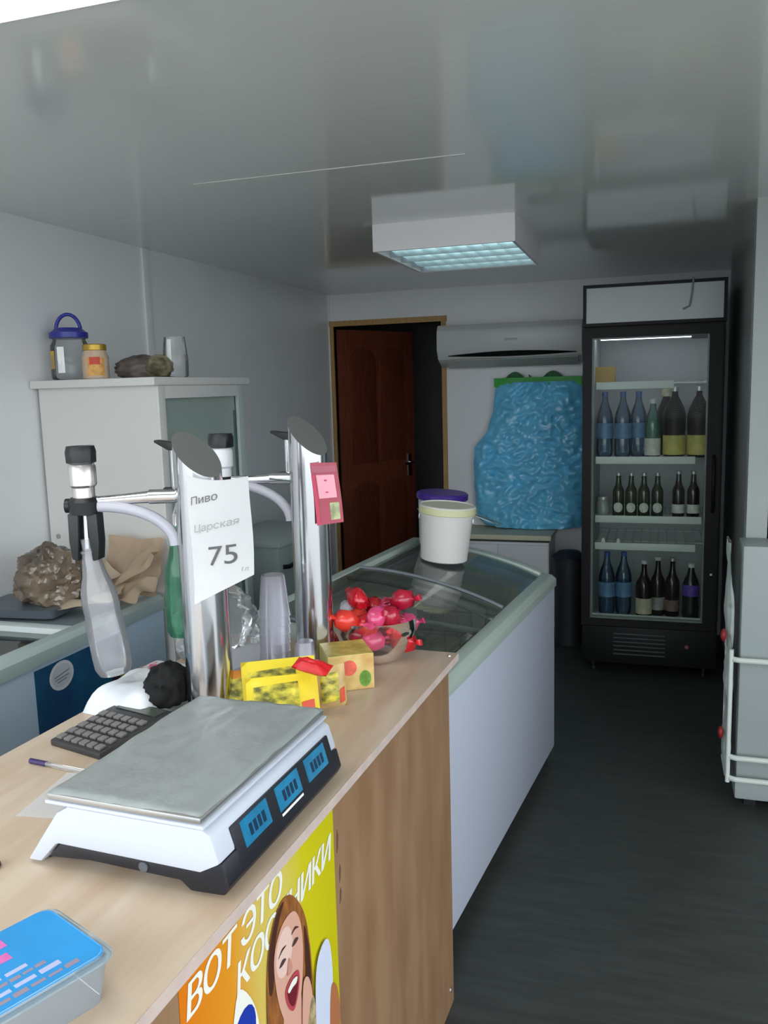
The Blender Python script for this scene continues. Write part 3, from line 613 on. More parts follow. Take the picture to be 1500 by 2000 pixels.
pr('print_mouth', sm([(0.246, 0.403), (0.268, 0.412), (0.290, 0.405), (0.288, 0.378), (0.270, 0.356), (0.252, 0.374)]), m_lipr); pr('print_mouth', sm([(0.251, 0.400), (0.268, 0.406), (0.285, 0.401), (0.283, 0.380), (0.270, 0.363), (0.256, 0.377)]), mat('print_mouth', (112, 26, 38), 0.5)); pr('print_teeth', sm([(0.253, 0.400), (0.268, 0.405), (0.283, 0.401), (0.28, 0.393), (0.268, 0.394), (0.256, 0.393)]), m_pw)
pr('print_hand', sm([(0.300, 0.37), (0.318, 0.375), (0.330, 0.34), (0.334, 0.27), (0.322, 0.20), (0.302, 0.19), (0.292, 0.28)]), m_skin)
pr('print_scarf', sm([(0.312, 0.30), (0.335, 0.33), (0.345, 0.22), (0.338, 0.02), (0.292, 0.02), (0.298, 0.2)]), mat('print_pattern', (170, 150, 110), 0.5, var=0.5, vscale=80))
pr('print_sleeve', sm([(0.345, 0.36), (0.372, 0.392), (0.398, 0.38), (0.406, 0.31), (0.396, 0.2), (0.380, 0.04), (0.340, 0.04), (0.338, 0.25)]), mat('print_white_sleeve', (214, 220, 238), 0.5))
pr('print_arm', sm([(0.398, 0.30), (0.420, 0.285), (0.430, 0.23), (0.420, 0.185), (0.398, 0.18), (0.388, 0.23)]), mat('print_tan_skin', (178, 112, 70), 0.5))

# ================================================================== COUNTER SCALE
sc = thing('shop_scale', 'white price scale with a steel platform and three blue displays on the counter', 'scale', (-0.655, 1.07, 0.90), R(-2.3))
m_scw = mat('scale_white', (202, 207, 218), 0.35); m_scb = mat('scale_black', (26, 28, 36), 0.4)
Y0s, Y1s = -0.185, 0.19
MB().prism([(-0.162, 0.004), (-0.138, 0.004), (-0.108, 0.036), (0.118, 0.034), (0.148, 0.05), (0.136, 0.088), (0.125, 0.094), (-0.085, 0.094), (-0.105, 0.082)], 'y', Y0s, Y1s).build('upper_shell', m_scw, sc, bevel=0.006)
MB().prism([(-0.128, 0.012), (-0.104, 0.038), (0.118, 0.0355), (0.15, 0.051), (0.158, 0.02), (0.15, 0.006), (0.10, 0.004), (0.085, 0.016), (-0.06, 0.018)], 'y', Y0s+0.004, Y1s-0.004).build('lower_base', m_scb, sc, bevel=0.004)
# slanted display panel on the customer side
def onp(y, s, off):  # s 0 bottom .. 1 top of slanted face
    x = 0.1575+(0.138-0.1575)*s; z = 0.016+(0.084-0.016)*s; return (x+off*0.96, y, z+off*0.27)
def panel(y0_, y1_, s0, s1, off0, off1):
    mb = MB(); v = []
    for off in (off0, off1):
        for (y, s) in ((y0_, s0), (y1_, s0), (y1_, s1), (y0_, s1)): v.append(mb.bm.verts.new(onp(y, s, off)))
    for f in ((3, 2, 1, 0), (4, 5, 6, 7), (0, 1, 5, 4), (1, 2, 6, 5), (2, 3, 7, 6), (3, 0, 4, 7)): mb.bm.faces.new([v[i] for i in f])
    bmesh.ops.recalc_face_normals(mb.bm, faces=mb.bm.faces[:]); return mb
pnl = panel(-0.145, 0.165, 0.06, 0.93, -0.004, 0.003).build('display_panel', m_scb, sc, bevel=0.002)
m_lcd = mat('lcd_blue', (24, 96, 132), 0.1, emit=(48, 150, 196), estr=0.22, var=0.3, vscale=30); m_lcd2 = mat('lcd_digits', (18, 50, 78), 0.3)
for i, y in enumerate((-0.125, -0.026, 0.07)):
    d_ = panel(y, y+0.072, 0.38, 0.88, 0.0028, 0.0042).build('display', m_lcd, pnl)
    for j in range(4): panel(y+0.016+j*0.012, y+0.024+j*0.012, 0.5, 0.72, 0.0043, 0.0046).build('digit', m_lcd2, d_)
panel(-0.024, 0.045, 0.27, 0.32, 0.003, 0.0036).build('label_strip', m_paper, pnl)
MB().box(-0.118, 0.13, Y0s-0.004, Y1s+0.004, 0.096, 0.101).build('platform_rim', m_scw, sc, bevel=0.002)
def platf(u, v):
    x = -0.115+0.24*u; y = Y0s-0.002+(Y1s-Y0s+0.006)*v
    wv = 0.0035*(1-2*abs(noise.noise(Vector((u*2.2+v*1.4, v*1.1-u*1.8, 3)))))+0.0016*noise.noise(Vector((u*14, v*10, 1)))
    e = min(u, 1-u, v, 1-v); 
    return (x, y, 0.1125+wv-(0.006 if e < 0.02 else 0))
pl = MB().box(-0.115, 0.125, Y0s-0.002, Y1s+0.003, 0.102, 0.1105).build('platform', m_steelface, sc, bevel=0.002)
MB().sheet(platf, 40, 50, 0.0004).build('plastic_cover', mat('grey_film', (198, 205, 204), 0.3, metal=0.0, var=0.05, vscale=8, bump=0.15, bscale=30), pl, smooth=True)
MB().lathe([(0.001, 0), (0.007, 0), (0.007, 0.002), (0.001, 0.002)], n=16, M=Matrix.Rotation(R(90), 4, 'X')).xf(T(0.03, Y0s+0.004, 0.026)).build('bubble_level', mat('level_grey', (90, 96, 104), 0.2), sc)
for x in (-0.145, 0.12):
    for y in (Y0s+0.03, Y1s-0.03): MB().lathe([(0.010, 0), (0.012, 0.001), (0.012, 0.014), (0.008, 0.018)], (x, y, 0), 12).build('foot', m_scb, sc)
# papers under the scale
def sheet_paper(name, label, c, sx, sy, ang, z, mm=m_paper, cat='paper'):
    o = MB().sheet(lambda u, v: ((u-.5)*sx, (v-.5)*sy, 0.0005+0.002*(noise.noise(Vector((u*2+c[0]*9, v*2, 0)))+0.6)*0.6), 8, 8, 0.0003).build(name, mm, None, smooth=True)
    o.location = (c[0], c[1], z); o.rotation_euler = (0, 0, ang); return tag(o, label, cat)
sheet_paper('paper_sheet', 'white paper sheet tucked under the scale', (-0.835, 1.085), 0.22, 0.15, R(8), 0.9003)

# ---- calculator, pen
ca = thing('calculator', 'dark grey desk calculator with pale keys beside the scale', 'calculator', (-0.975, 1.30, 0.90), R(-14))
MB().prism([(-0.085, 0.0), (0.095, 0.0), (0.095, 0.028), (0.05, 0.026), (-0.085, 0.012)], 'x', -0.068, 0.068).build('case', mat('calc_case', (52, 52, 54), 0.45), ca, bevel=0.003)
MB().prism([(0.058, 0.0272), (0.088, 0.0282), (0.088, 0.0294), (0.058, 0.0284)], 'x', -0.055, 0.055).build('screen', mat('calc_screen', (74, 82, 74), 0.2), ca)
mk = mat('calc_key', (118, 116, 114), 0.45); mk2 = mat('calc_key_dark', (40, 40, 42), 0.45)
key = MB().box(-0.008, 0.008, -0.0075, 0.0075, 0, 0.005)
key = key.build('key', mk, ca, bevel=0.0015)
for r_ in range(5):
    for c_ in range(6):
        o = key if (r_ == 0 and c_ == 0) else key.copy()
        if o is not key: C.objects.link(o)
        y = -0.07+r_*0.0245; o.location = (-0.0525+c_*0.021, y, 0.0121+(y+0.085)*0.104); o.rotation_euler = (R(5.9), 0, 0)
pe = thing('pen', 'clear ballpoint pen with a dark purple cap lying by the calculator', 'pen', (-0.99, 1.155, 0.9048), R(-6))
MB().tube([(-0.02, 0, 0), (0.075, 0, 0)], 0.0042, 8).build('barrel', film('pen_clear', (222, 210, 196), haze=0.35), pe, smooth='auto')
MB().tube([(-0.055, 0, 0), (-0.018, 0, 0)], 0.0048, 8).build('cap', mat('pen_purple', (52, 34, 92), 0.4), pe, smooth='auto'); MB().tube([(0.075, 0, 0), (0.088, 0, 0)], [0.0035, 0.0008], 8).build('tip', m_chrome, pe, smooth='auto')
tag(MB().blob((-0.862, 0.868, 0.905), (0.012, 0.009, 0.008), 2, 0.1, 2).build('crumb', mat('dark_crumb', (70, 54, 40), 0.8), None, smooth=True), 'small dark crumb on the counter near the scale foot', 'crumb')

# ---- white bag pack, black cloth bundle, clear bag
def bagtop(x, y):
    u, v = x/0.165+0.5, y/0.23+0.5
    if not (0 < u < 1 and 0 < v < 1): return 0
    return 0.062*((1-(2*u-1)**6)*(1-(2*v-1)**6))**0.55*(1-0.25*abs(noise.noise(Vector((u*3, v*3, 4)))))
wpm = MB(); wpm.sheet(lambda u, v: ((u-.5)*0.165, (v-.5)*0.23, bagtop((u-.5)*0.165, (v-.5)*0.23)), 24, 28); wpm.sheet(lambda u, v: ((u-.5)*0.165, (v-.5)*0.23, 0), 24, 28)
bmesh.ops.remove_doubles(wpm.bm, verts=wpm.bm.verts[:], dist=0.0002); bmesh.ops.recalc_face_normals(wpm.bm, faces=wpm.bm.faces[:])
wpo = thing('bag_pack', 'puffy white plastic bag pack with red print on the counter', 'bag', (-1.005, 1.485, 0.9005), R(-10))
wpm.build('pack_body', mat('pack_white', (226, 228, 232), 0.45, bump=0.2, bscale=22), wpo, smooth=True)
pm = mat('print_red', (206, 96, 122), 0.5)
txt = text_mb('К', 0.055, T(-0.045, 0.01, 0), shear=0.2, offset=0.0012)
bmesh.ops.subdivide_edges(txt.bm, edges=txt.bm.edges[:], cuts=3, use_grid_fill=True)
for v in txt.bm.verts: v.co.z = bagtop(v.co.x, v.co.y)+0.0025
txt.build('print_mark', pm, wpo)
tag(MB().blob((-0.937, 1.44, 0.952), (0.036, 0.042, 0.042), 4, 0.22, 2.2, seed=3, flat=-0.034).build('cloth_bundle', mat('black_cloth', (13, 13, 14), 0.85), None, smooth=True), 'crumpled black cloth bundle beside the tap column', 'cloth')
tag(MB().blob((-1.01, 1.78, 0.976), (0.085, 0.09, 0.082), 4, 0.25, 1.7, seed=9, flat=-0.074).build('plastic_bag', film('clear_bag', (232, 238, 240), haze=0.24, rough=0.12, bump=0.5, bscale=18), None, smooth=True), 'crumpled clear plastic bag at the far corner of the counter', 'bag')

# ---- food tray in the foreground
ty = thing('food_tray', 'clear plastic food tray with a blue and pink card lid', 'food tray', (-0.636, 0.632, 0.90), R(-22))
hx, hy = 0.066, 0.095
def rrect(hx, hy, r, z, n=5):
    out = []
    for (cx, cy, a0) in ((hx-r, hy-r, 0), (-hx+r, hy-r, 90), (-hx+r, -hy+r, 180), (hx-r, -hy+r, 270)):
        for i in range(n+1):
            a = R(a0+90*i/n); out.append((cx+r*math.cos(a), cy+r*math.sin(a), z))
    return out
MB().loft([rrect(hx*0.86, hy*0.9, 0.012, 0.0), rrect(hx*0.88, hy*0.92, 0.014, 0.003), rrect(hx*0.97, hy*0.98, 0.016, 0.048), rrect(hx*1.04, hy*1.03, 0.018, 0.05)], caps=True).build('tray_base', film('tray_clear', (226, 236, 242), haze=0.5, hazecol=(226, 236, 244)), ty, smooth='auto')
lid = MB().loft([rrect(hx*1.05, hy*1.04, 0.018, 0.0505), rrect(hx*1.05, hy*1.04, 0.018, 0.053), rrect(hx*0.95, hy*0.96, 0.016, 0.0535), rrect(hx*0.93, hy*0.94, 0.016, 0.058)], caps=False).build('lid_rim', film('lid_rim_clear', (220, 236, 246), haze=0.5, hazecol=(206, 228, 240)), ty, smooth='auto')
MB().loft([rrect(hx*0.94, hy*0.95, 0.014, 0.0560), rrect(hx*0.94, hy*0.95, 0.014, 0.0572)]).build('card', mat('card_blue', (44, 150, 216), 0.35, var=0.08, vscale=10), ty)
m_pink = mat('print_pink', (214, 108, 178), 0.5, var=0.15, vscale=50); m_lil = mat('print_lilac', (184, 190, 224), 0.5); m_gry = mat('print_greyish', (150, 138, 158), 0.5); m_grn = mat('print_green', (88, 176, 108), 0.5)
def tray_bar(x0, x1, y0_, y1_, mm, nm='print_line', k=6):
    mb = MB()
    for i in range(k):
        a = y0_+(y1_-y0_)*i/k; b_ = y0_+(y1_-y0_)*(i+0.82)/k
        mb.box(x0+random.uniform(0, .003), x1-random.uniform(0, .003), a, b_, 0.0573, 0.0576)
    mb.build(nm, mm, ty)
tray_bar(-0.050, -0.031, -0.085, 0.03, m_pink, 'print_title', 8); tray_bar(-0.024, -0.006, -0.085, 0.024, m_pink, 'print_title', 7)
for i, (mm, kk) in enumerate(((m_lil, 4), (m_gry, 9), (m_lil, 5), (m_gry, 8))): tray_bar(0.008+i*0.0125, 0.017+i*0.0125, -0.08, 0.03+0.012*i, mm, k=kk)
MB().loft([[(p[0]+0.04, p[1]-0.07, 0.0578) for p in ell(0, 0, 0.013, 0.008)], [(p[0]+0.04, p[1]-0.07, 0.0581) for p in ell(0, 0, 0.013, 0.008)]]).build('print_leaf', m_grn, ty)

# ================================================================== BEER TAP COLUMNS
def column(r, h_hi, drop, ddir, n=40):
    """steel tube cut at a slant: the cut falls by drop towards ddir"""
    mb = MB(); d_ = Vector((ddir[0], ddir[1], 0)).normalized()
    bot = [(r*math.cos(2*math.pi*i/n), r*math.sin(2*math.pi*i/n), 0) for i in range(n)]
    top = []
    for (x, y, _) in bot:
        s = (x*d_.x+y*d_.y)/r; top.append((x, y, h_hi-drop*(s+1)/2))
    V0 = [mb.bm.verts.new(p) for p in bot]; V1 = [mb.bm.verts.new(p) for p in top]
    for i in range(n): mb.bm.faces.new((V0[i], V0[(i+1) % n], V1[(i+1) % n], V1[i]))
    return mb, top
def tap_tower(name, label, loc, r, h, drop, ddir, arm_ang, arm_len, lever_ang, body_m, with_body=True):
    o = thing(name, label, 'beer tap', loc)
    mb, top = column(r, h, drop, ddir); mb.build('column', m_steel, o, smooth=True)
    t_ = MB(); t_.bm.faces.new([t_.bm.verts.new(p) for p in top]); t_.build('slanted_top', m_steelface, o)
    MB().lathe([(r+0.022, 0), (r+0.022, 0.006), (r+0.004, 0.010), (r+0.002, 0.018)], n=40).build('base_flange', m_steelface, o, smooth='auto')
    zt = 0.443
    A = Matrix.Rotation(arm_ang, 4, 'Z')
    def P(x, y, z): return A @ Vector((x, y, z))
    MB().tube([P(r-0.004, 0, zt), P(r+0.05, 0, zt)], 0.014, 14).build('arm_collar', m_chrome, o, smooth='auto')
    MB().tube([P(r+0.045, 0, zt), P(r+0.10, 0, zt-0.003), P(arm_len, 0, zt-0.006)], [0.012, 0.010, 0.009], 14).build('arm', m_chrome, o, smooth='auto')
    # tap head
    M1 = A @ T(arm_len+0.012, 0, 0)
    hd_ = MB().lathe([(0.021, 0.43), (0.021, 0.465), (0.026, 0.470), (0.026, 0.505), (0.022, 0.512)], n=22).xf(M1).build('tap_body', body_m, o, smooth='auto')
    MB().lathe([(0.024, 0.512), (0.029, 0.514), (0.030, 0.535), (0.027, 0.545), (0.001, 0.546)], n=10).xf(M1).build('tap_knob', m_black, o, smooth='auto')
    MB().lathe([(0.02, 0.412), (0.029, 0.414), (0.031, 0.438), (0.026, 0.446), (0.02, 0.446)], n=12).xf(M1).build('tap_collar', m_black, o, smooth='auto')
    MB().tube([M1 @ Vector((0.02, 0, 0.43)), M1 @ Vector((0.036, 0, 0.43))], 0.014, 12).build('side_knob', m_black, o, smooth='auto')
    # bottle clamp: two black prongs
    for s in (-1, 1):
        k = MB(); k.prism([(s*0.008, 0.415), (s*0.030, 0.415), (s*0.031, 0.36), (s*0.027, 0.325), (s*0.015, 0.322), (s*0.011, 0.37)], 'x', -0.014, 0.014); k.xf(M1 @ Matrix.Rotation(R(80), 4, 'Z')); k.build('clamp_prong', m_black, o, bevel=0.002)
    MB().tube([M1 @ Vector((0, 0, 0.41)), M1 @ Vector((0, 0, 0.345))], 0.006, 10).build('filling_tube', m_chrome, o, smooth='auto')
    # lever tap close to the column
    B = Matrix.Rotation(lever_ang, 4, 'Z') @ T(r+0.012, 0, 0)
    MB().tube([B @ Vector((0, 0, 0.455)), B @ Vector((0, 0, 0.53))], 0.0085, 12).build('lever_shaft', m_chrome, o, smooth='auto')
    MB().tube([B @ Vector((-0.012, 0, 0.448)), B @ Vector((0.03, 0, 0.448))], [0.010, 0.008], 10).build('lever_base', m_black, o, smooth='auto')
    MB().prism([(-0.012, 0.528), (0.01, 0.53), (0.046, 0.545), (0.045, 0.55), (0.0, 0.546), (-0.012, 0.544)], 'y', -0.008, 0.008).xf(B).build('lever', m_black, o, bevel=0.002)
    # clear drain hose curving back to the column
    pts = []
    for i in range(13):
        a = math.pi/2*i/12; pts.append(P(r-0.002+(arm_len-r-0.03)*math.cos(a)**1.0*1.0, 0.004, zt-0.02-0.10*(1-math.sin(a)))) if False else pts.append(P(r+0.004+(arm_len-r-0.02)*(1-math.cos(a)), 0.006, zt-0.095+0.08*math.sin(a)))
    MB().tube(pts, 0.011, 10).build('drain_hose', mat('hose_grey', (182, 182, 192), 0.25), o, smooth=True)
    return o
m_tapbody = mat('tap_chrome_band', (214, 208, 206), 0.22, 0.85); 
TW1 = (-0.845, 1.45, 0.90); TW2 = (-0.74, 1.75, 0.90)
tw1 = tap_tower('beer_tap_tower', 'steel beer tap column with a white 75 price sheet', TW1, 0.046, 0.565, 0.085, (0.93, -0.36), R(199), 0.21, R(168), m_tapbody)
tw2 = tap_tower('beer_tap_tower', 'steel beer tap column with a pink price tag', TW2, 0.043, 0.582, 0.085, (0.93, -0.36), R(177), 0.21, R(165), m_whitep)
# price sheet on tower 1
ps_ = thing('price_sheet', 'white handwritten price sheet taped on the tap column', 'paper', (TW1[0]+0.066, TW1[1]-0.052, 1.045))
def psf(u, v):
    x = -0.05+0.1*u; z0_ = 0.098+0.05*u; z1_ = 0.345-0.006*u-0.008*math.sin(3*u)
    return (x, 0.012*(2*u-1)**2+0.10*(u-0.5)*0.55+0.004*math.sin(5*v), z0_+(z1_-z0_)*v)
MB().sheet(psf, 12, 12, 0.0004).build('sheet', m_paper, ps_, smooth=True)
def psx(x, z):
    u = (x+0.05)/0.1; return 0.012*(2*u-1)**2+0.10*(u-0.5)*0.55
def on_sheet(mb):
    for v in mb.bm.verts:
        x, z = v.co.x, v.co.y; u = (x+0.05)/0.1; z0_ = 0.098+0.05*u; z1_ = 0.345-0.006*u-0.008*math.sin(3*u); vv = (z-z0_)/(z1_-z0_)
        v.co = Vector((x, psx(x, z)+0.004*math.sin(5*vv)-0.0022, z))
    return mb
on_sheet(text_mb('Пиво', 0.020, T(-0.044, 0.288, 0) @ rotz(R(12)), shear=0.3)).build('writing', m_ink, ps_)
m_ink2 = mat('pencil_pale', (168, 168, 168), 0.8)
on_sheet(text_mb('Царская', 0.019, T(-0.043, 0.236, 0) @ rotz(R(10)), shear=0.3)).build('writing', m_ink2, ps_)
on_sheet(text_mb('75', 0.052, T(-0.022, 0.172, 0) @ rotz(R(4)), shear=0.1)).build('writing', m_ink, ps_)
on_sheet(text_mb('1л', 0.012, T(0.03, 0.158, 0), shear=0.2)).build('writing', m_ink2, ps_)
# pink tag on tower 2
pk = thing('price_tag', 'pink printed price tag hanging on the far tap column', 'tag', (TW2[0]+0.045, TW2[1]-0.036, 1.25))
def pkf(u, v):
    w_ = 0.058; x = -0.026+w_*u+0.014*(1-v); return (x, 0.012*u+0.003*math.sin(4*v)-0.006*(1-v), 0.138*v-0.006+0.008*u*(1-v))
MB().sheet(pkf, 8, 8, 0.0004).build('tag_sheet', mat('tag_pink', (232, 122, 142), 0.5), pk, smooth=True)
def sub(u0, u1, v0, v1, name, mm):
    def f(u, v):
        p = pkf(u0+(u1-u0)*u, v0+(v1-v0)*v); return (p[0], p[1]-0.0009, p[2])
    MB().sheet(f, 4, 4).build(name, mm, pk)
sub(0.04, 0.96, 0.84, 0.95, 'tag_band', mat('tag_dark', (178, 96, 112), 0.5)); sub(0.18, 0.85, 0.42, 0.8, 'tag_panel', mat('tag_light', (246, 172, 188), 0.5)); sub(0.0, 0.14, 0.02, 0.8, 'tag_edge', mat('tag_rose', (206, 70, 100), 0.5)); sub(0.55, 0.9, 0.06, 0.34, 'tag_picture', mat('tag_green', (170, 176, 132), 0.5, var=0.3, vscale=60)); sub(0.45, 0.55, 0.48, 0.74, 'tag_figure', mat('tag_rose', (206, 70, 100), 0.5))

# hanging PET bottle on tap 1 and green bottle behind
armdir = rotz(R(199)) @ Vector((0.222, 0, 0))
hp = Vector(TW1)+armdir
bt = thing('plastic_bottle', 'empty clear plastic bottle clamped under the near tap', 'bottle', (hp.x, hp.y, 0.90+0.365), 0, rot=(R(2), R(-7), 0))
def petfill(r, h):
    return [(0.013, 0.0), (0.0135, -0.02), (0.016, -0.028), (r*0.62, -h*0.26), (r*0.9, -h*0.38), (r*0.96, -h*0.5), (r*0.92, -h*0.55), (r, -h*0.62), (r, -h*0.86), (r*0.97, -h*0.95), (r*0.8, -h), (r*0.4, -h*0.985)]
MB().lathe(petfill(0.037, 0.275), n=28).build('bottle_body', film('pet_clear', (246, 247, 250), haze=0.28, hazecol=(236, 237, 242), rough=0.1), bt, smooth=True)
MB().lathe([(0.0155, -0.022), (0.019, -0.023), (0.019, -0.027), (0.0155, -0.028)], n=18, caps=False).build('neck_ring', m_pet, bt, smooth=True)
gb = thing('plastic_bottle', 'green plastic bottle hanging behind the near tap column', 'bottle', (-0.945, 1.525, 1.27))
MB().lathe(petfill(0.034, 0.235), n=24).build('bottle_body', film('pet_green', (130, 205, 170), haze=0.4, hazecol=(70, 160, 120), rough=0.1), gb, smooth=True)
MB().lathe([(0.0155, -0.004), (0.018, -0.005), (0.018, -0.012), (0.0155, -0.013)], n=18, caps=False).build('neck_ring', m_pet, gb, smooth=True)
MB().tube([(0, 0, -0.004), (0, 0, 0.02), (0.02, -0.01, 0.055), (0.06, -0.045, 0.06)], 0.009, 10).build('spout', m_chrome, gb, smooth=True)

# ================================================================== CUPS, SNACKS, BOWL
cup = MB().lathe([(0.036, 0), (0.0345, 0.002), (0.0255, 0.088), (0.024, 0.09), (0.001, 0.09)], n=24, caps=False).build('plastic_cup', film('cup_plastic', (244, 244, 250), haze=0.3, hazecol=(244, 242, 252), rough=0.12), None, smooth='auto')
tag(cup, 'upturned clear plastic cup in the tall stack beside the far tap column', 'cup', 'stack of plastic cups')
cup.location = (-0.792, 1.64, 0.9)
for i in range(1, 9): dup(cup, (-0.792+0.0006*i, 1.64, 0.9+0.0195*i))
cup2 = dup(cup, (-0.70, 1.595, 0.9), label='upturned clear plastic cup in the short stack behind the yellow packs', group='short stack of plastic cups', scale=(0.78, 0.78, 0.9))
for i in range(1, 4): dup(cup2, (-0.70, 1.595, 0.9+0.012*i))
# white carton behind the packs
wc = MB().box(-0.055, 0.055, -0.09, 0.09, 0, 0.05).build('white_carton', mat('carton_white', (214, 216, 224), 0.5), None, bevel=0.004); wc.location = (-0.885, 1.66, 0.9); wc.rotation_euler = (0, 0, R(-20)); tag(wc, 'low white carton beside the tall cup stack', 'carton')
# yellow snack sachets standing in a row
m_sy = mat('sachet_yellow', (238, 214, 52), 0.35); m_so = mat('sachet_orange', (220, 140, 34), 0.35, var=0.2, vscale=30); m_sg = mat('sachet_print_dark', (70, 72, 40), 0.5); m_scr = mat('sachet_print_cream', (236, 222, 150), 0.5); m_spr = mat('sachet_print', (240, 222, 70), 0.4, col2=(96, 98, 40), vscale=42, stretch=(1, 1, 1.6)); m_sr = mat('sachet_print_red', (222, 84, 56), 0.5)
def sachet(label, loc, ang, tilt, wd, ht, mm, title, group=None):
    o = thing('snack_sachet', label, 'sachet', loc, 0, group, rot=(R(tilt), 0, R(ang)))
    b_ = MB()
    def f(s):
        return lambda u, v: ((u-.5)*wd, s*0.009*(1-(2*u-1)**4)*(1-(2*v-1)**4)*(1+0.25*noise.noise(Vector((u*4+loc[0]*40, v*4, s)))), ht*v)
    b_.sheet(f(1), 10, 10); b_.sheet(f(-1), 10, 10); bmesh.ops.remove_doubles(b_.bm, verts=b_.bm.verts[:], dist=0.0002)
    b_.build('pouch', mm, o, smooth=True)
    for (v0, v1, u0, u1, pm_) in ((0.14, 0.82, 0.1, 0.72, m_spr), (0.1, 0.44, 0.75, 0.93, m_sr)):
        def g(u, v):
            uu, vv = u0+(u1-u0)*u, v0+(v1-v0)*v+0.05*(u-.5); p = f(-1)(uu, vv); return (p[0], p[1]-0.0012, p[2])
        MB().sheet(g, 10, 10).build('print_patch', pm_, o)
    return o
sachet('orange snack sachet at the left of the sachets behind the scale', (-0.762, 1.455, 0.9), 30, -24, 0.125, 0.092, m_so, '')
sachet('tall yellow snack sachet leaning behind the other sachets', (-0.70, 1.475, 0.9), 32, -26, 0.15, 0.112, m_sy, '')
sachet('yellow snack sachet with red corner print just behind the scale', (-0.672, 1.425, 0.9), 30, -30, 0.14, 0.098, m_sy, '')
sachet('small tan snack sachet standing beside the printed carton', (-0.618, 1.54, 0.9), 36, -10, 0.06, 0.085, mat('sachet_tan', (198, 166, 110), 0.4, var=0.25, vscale=30), '')
rc = pillow(MB(), (0, 0, 0), 0.075, 0.034, 0.024, crimp=0.4).build('red_wrapper', mat('red_wrap', (206, 24, 30), 0.4, bump=0.2, bscale=40), None, smooth=True); rc.location = (-0.632, 1.475, 0.994); rc.rotation_euler = (R(20), R(8), R(-4)); tag(rc, 'bright red wrapped sweet lying on top of the yellow sachets', 'sweet')
# printed food carton
fc = thing('food_carton', 'yellow printed food carton beside the bowl of sweets', 'carton', (-0.645, 1.69, 0.9), R(32))
m_fcy = mat('carton_pale_yellow', (238, 224, 140), 0.4); 
MB().box(-0.05, 0.05, -0.06, 0.045, 0, 0.078).build('carton_body', m_fcy, fc, bevel=0.002)
MB().box(-0.0495, 0.0495, -0.0612, -0.0602, 0.001, 0.077).build('food_picture', mat('carton_food', (206, 160, 92), 0.4, col2=(226, 200, 130), vscale=26), fc)
MB().loft([[(p[0], -0.0613, p[1]) for p in ell(-0.005, 0.05, 0.017, 0.017)], [(p[0], -0.0618, p[1]) for p in ell(-0.005, 0.05, 0.017, 0.017)]]).build('print_tomato', mat('print_tomato', (228, 100, 80), 0.4, var=0.2, vscale=50), fc)
MB().loft([[(p[0], -0.0613, p[1]) for p in ell(0.03, 0.024, 0.013, 0.018)], [(p[0], -0.0618, p[1]) for p in ell(0.03, 0.024, 0.013, 0.018)]]).build('print_herb', mat('print_herb', (108, 160, 60), 0.4, var=0.3, vscale=50), fc)
MB().box(0.0502, 0.0508, -0.012, 0.022, 0.03, 0.062).build('print_block', mat('print_orange_block', (204, 112, 34), 0.5), fc)
MB().box(-0.0495, 0.0495, -0.0595, 0.0445, 0.0782, 0.0786).build('top_print', mat('carton_top', (214, 196, 104), 0.4, col2=(164, 150, 70), vscale=30), fc)
# bowl with wrapped sweets
BWL = Vector((-0.632, 1.86, 0.90))
bw = thing('glass_bowl', 'clear plastic bowl heaped with red wrapped sweets at the counter end', 'bowl', BWL)
MB().lathe([(0.001, 0.003), (0.045, 0.003), (0.05, 0.0), (0.062, 0.006), (0.085, 0.035), (0.098, 0.075), (0.101, 0.105), (0.104, 0.107)], n=40, caps=False).build('bowl_shell', film('bowl_clear', (252, 244, 246), haze=0.05, rough=0.04, ior=1.3), bw, smooth=True)
cols = [mat('sweet_red', (206, 24, 40), 0.2, var=0.15, vscale=40, spec=0.7), mat('sweet_pink', (214, 70, 118), 0.2, var=0.2, vscale=40, spec=0.7), mat('sweet_silver', (226, 222, 232), 0.25, var=0.05, spec=0.7), mat('sweet_crimson', (176, 20, 52), 0.2, var=0.2, vscale=40, spec=0.7), mat('sweet_orange_red', (226, 60, 48), 0.25, var=0.15, vscale=40, spec=0.7)]
cname = ['red', 'pink', 'silvery white', 'crimson', 'orange-red']
def candy_mesh(mm, nm):
    mb = MB(); pr_ = [(0.016, -0.044), (0.012, -0.038), (0.007, -0.030), (0.020, -0.022), (0.025, 0), (0.020, 0.022), (0.007, 0.030), (0.012, 0.038), (0.016, 0.044)]
    mb.lathe(pr_, n=12); 
    for v in mb.bm.verts:
        v.co *= 1+0.22*noise.noise(v.co*70)
        if abs(v.co.z) > 0.026: v.co.y *= 0.45
    return mb.build(nm, mm, None, smooth=True)
protos = []
for i, mm in enumerate(cols):
    protos.append(candy_mesh(mm, 'wrapped_sweet'))
    tag(protos[-1], cname[i]+' wrapped sweet in the clear bowl', 'sweet', cname[i]+' sweets in the bowl')
lay = []
for (zz, rad, cnt) in ((0.036, 0.030, 4), (0.066, 0.054, 7), (0.072, 0.0, 1), (0.098, 0.058, 7), (0.108, 0.016, 2), (0.134, 0.034, 4)):
    for k in range(cnt): lay.append((rad*math.cos(2*math.pi*k/cnt+zz*20), rad*math.sin(2*math.pi*k/cnt+zz*20), zz))
seq = [0, 1, 3, 0, 1, 0, 2, 0, 3, 1, 0, 4, 1, 0, 2, 4, 0, 3, 1, 0, 4, 0]
used = set()
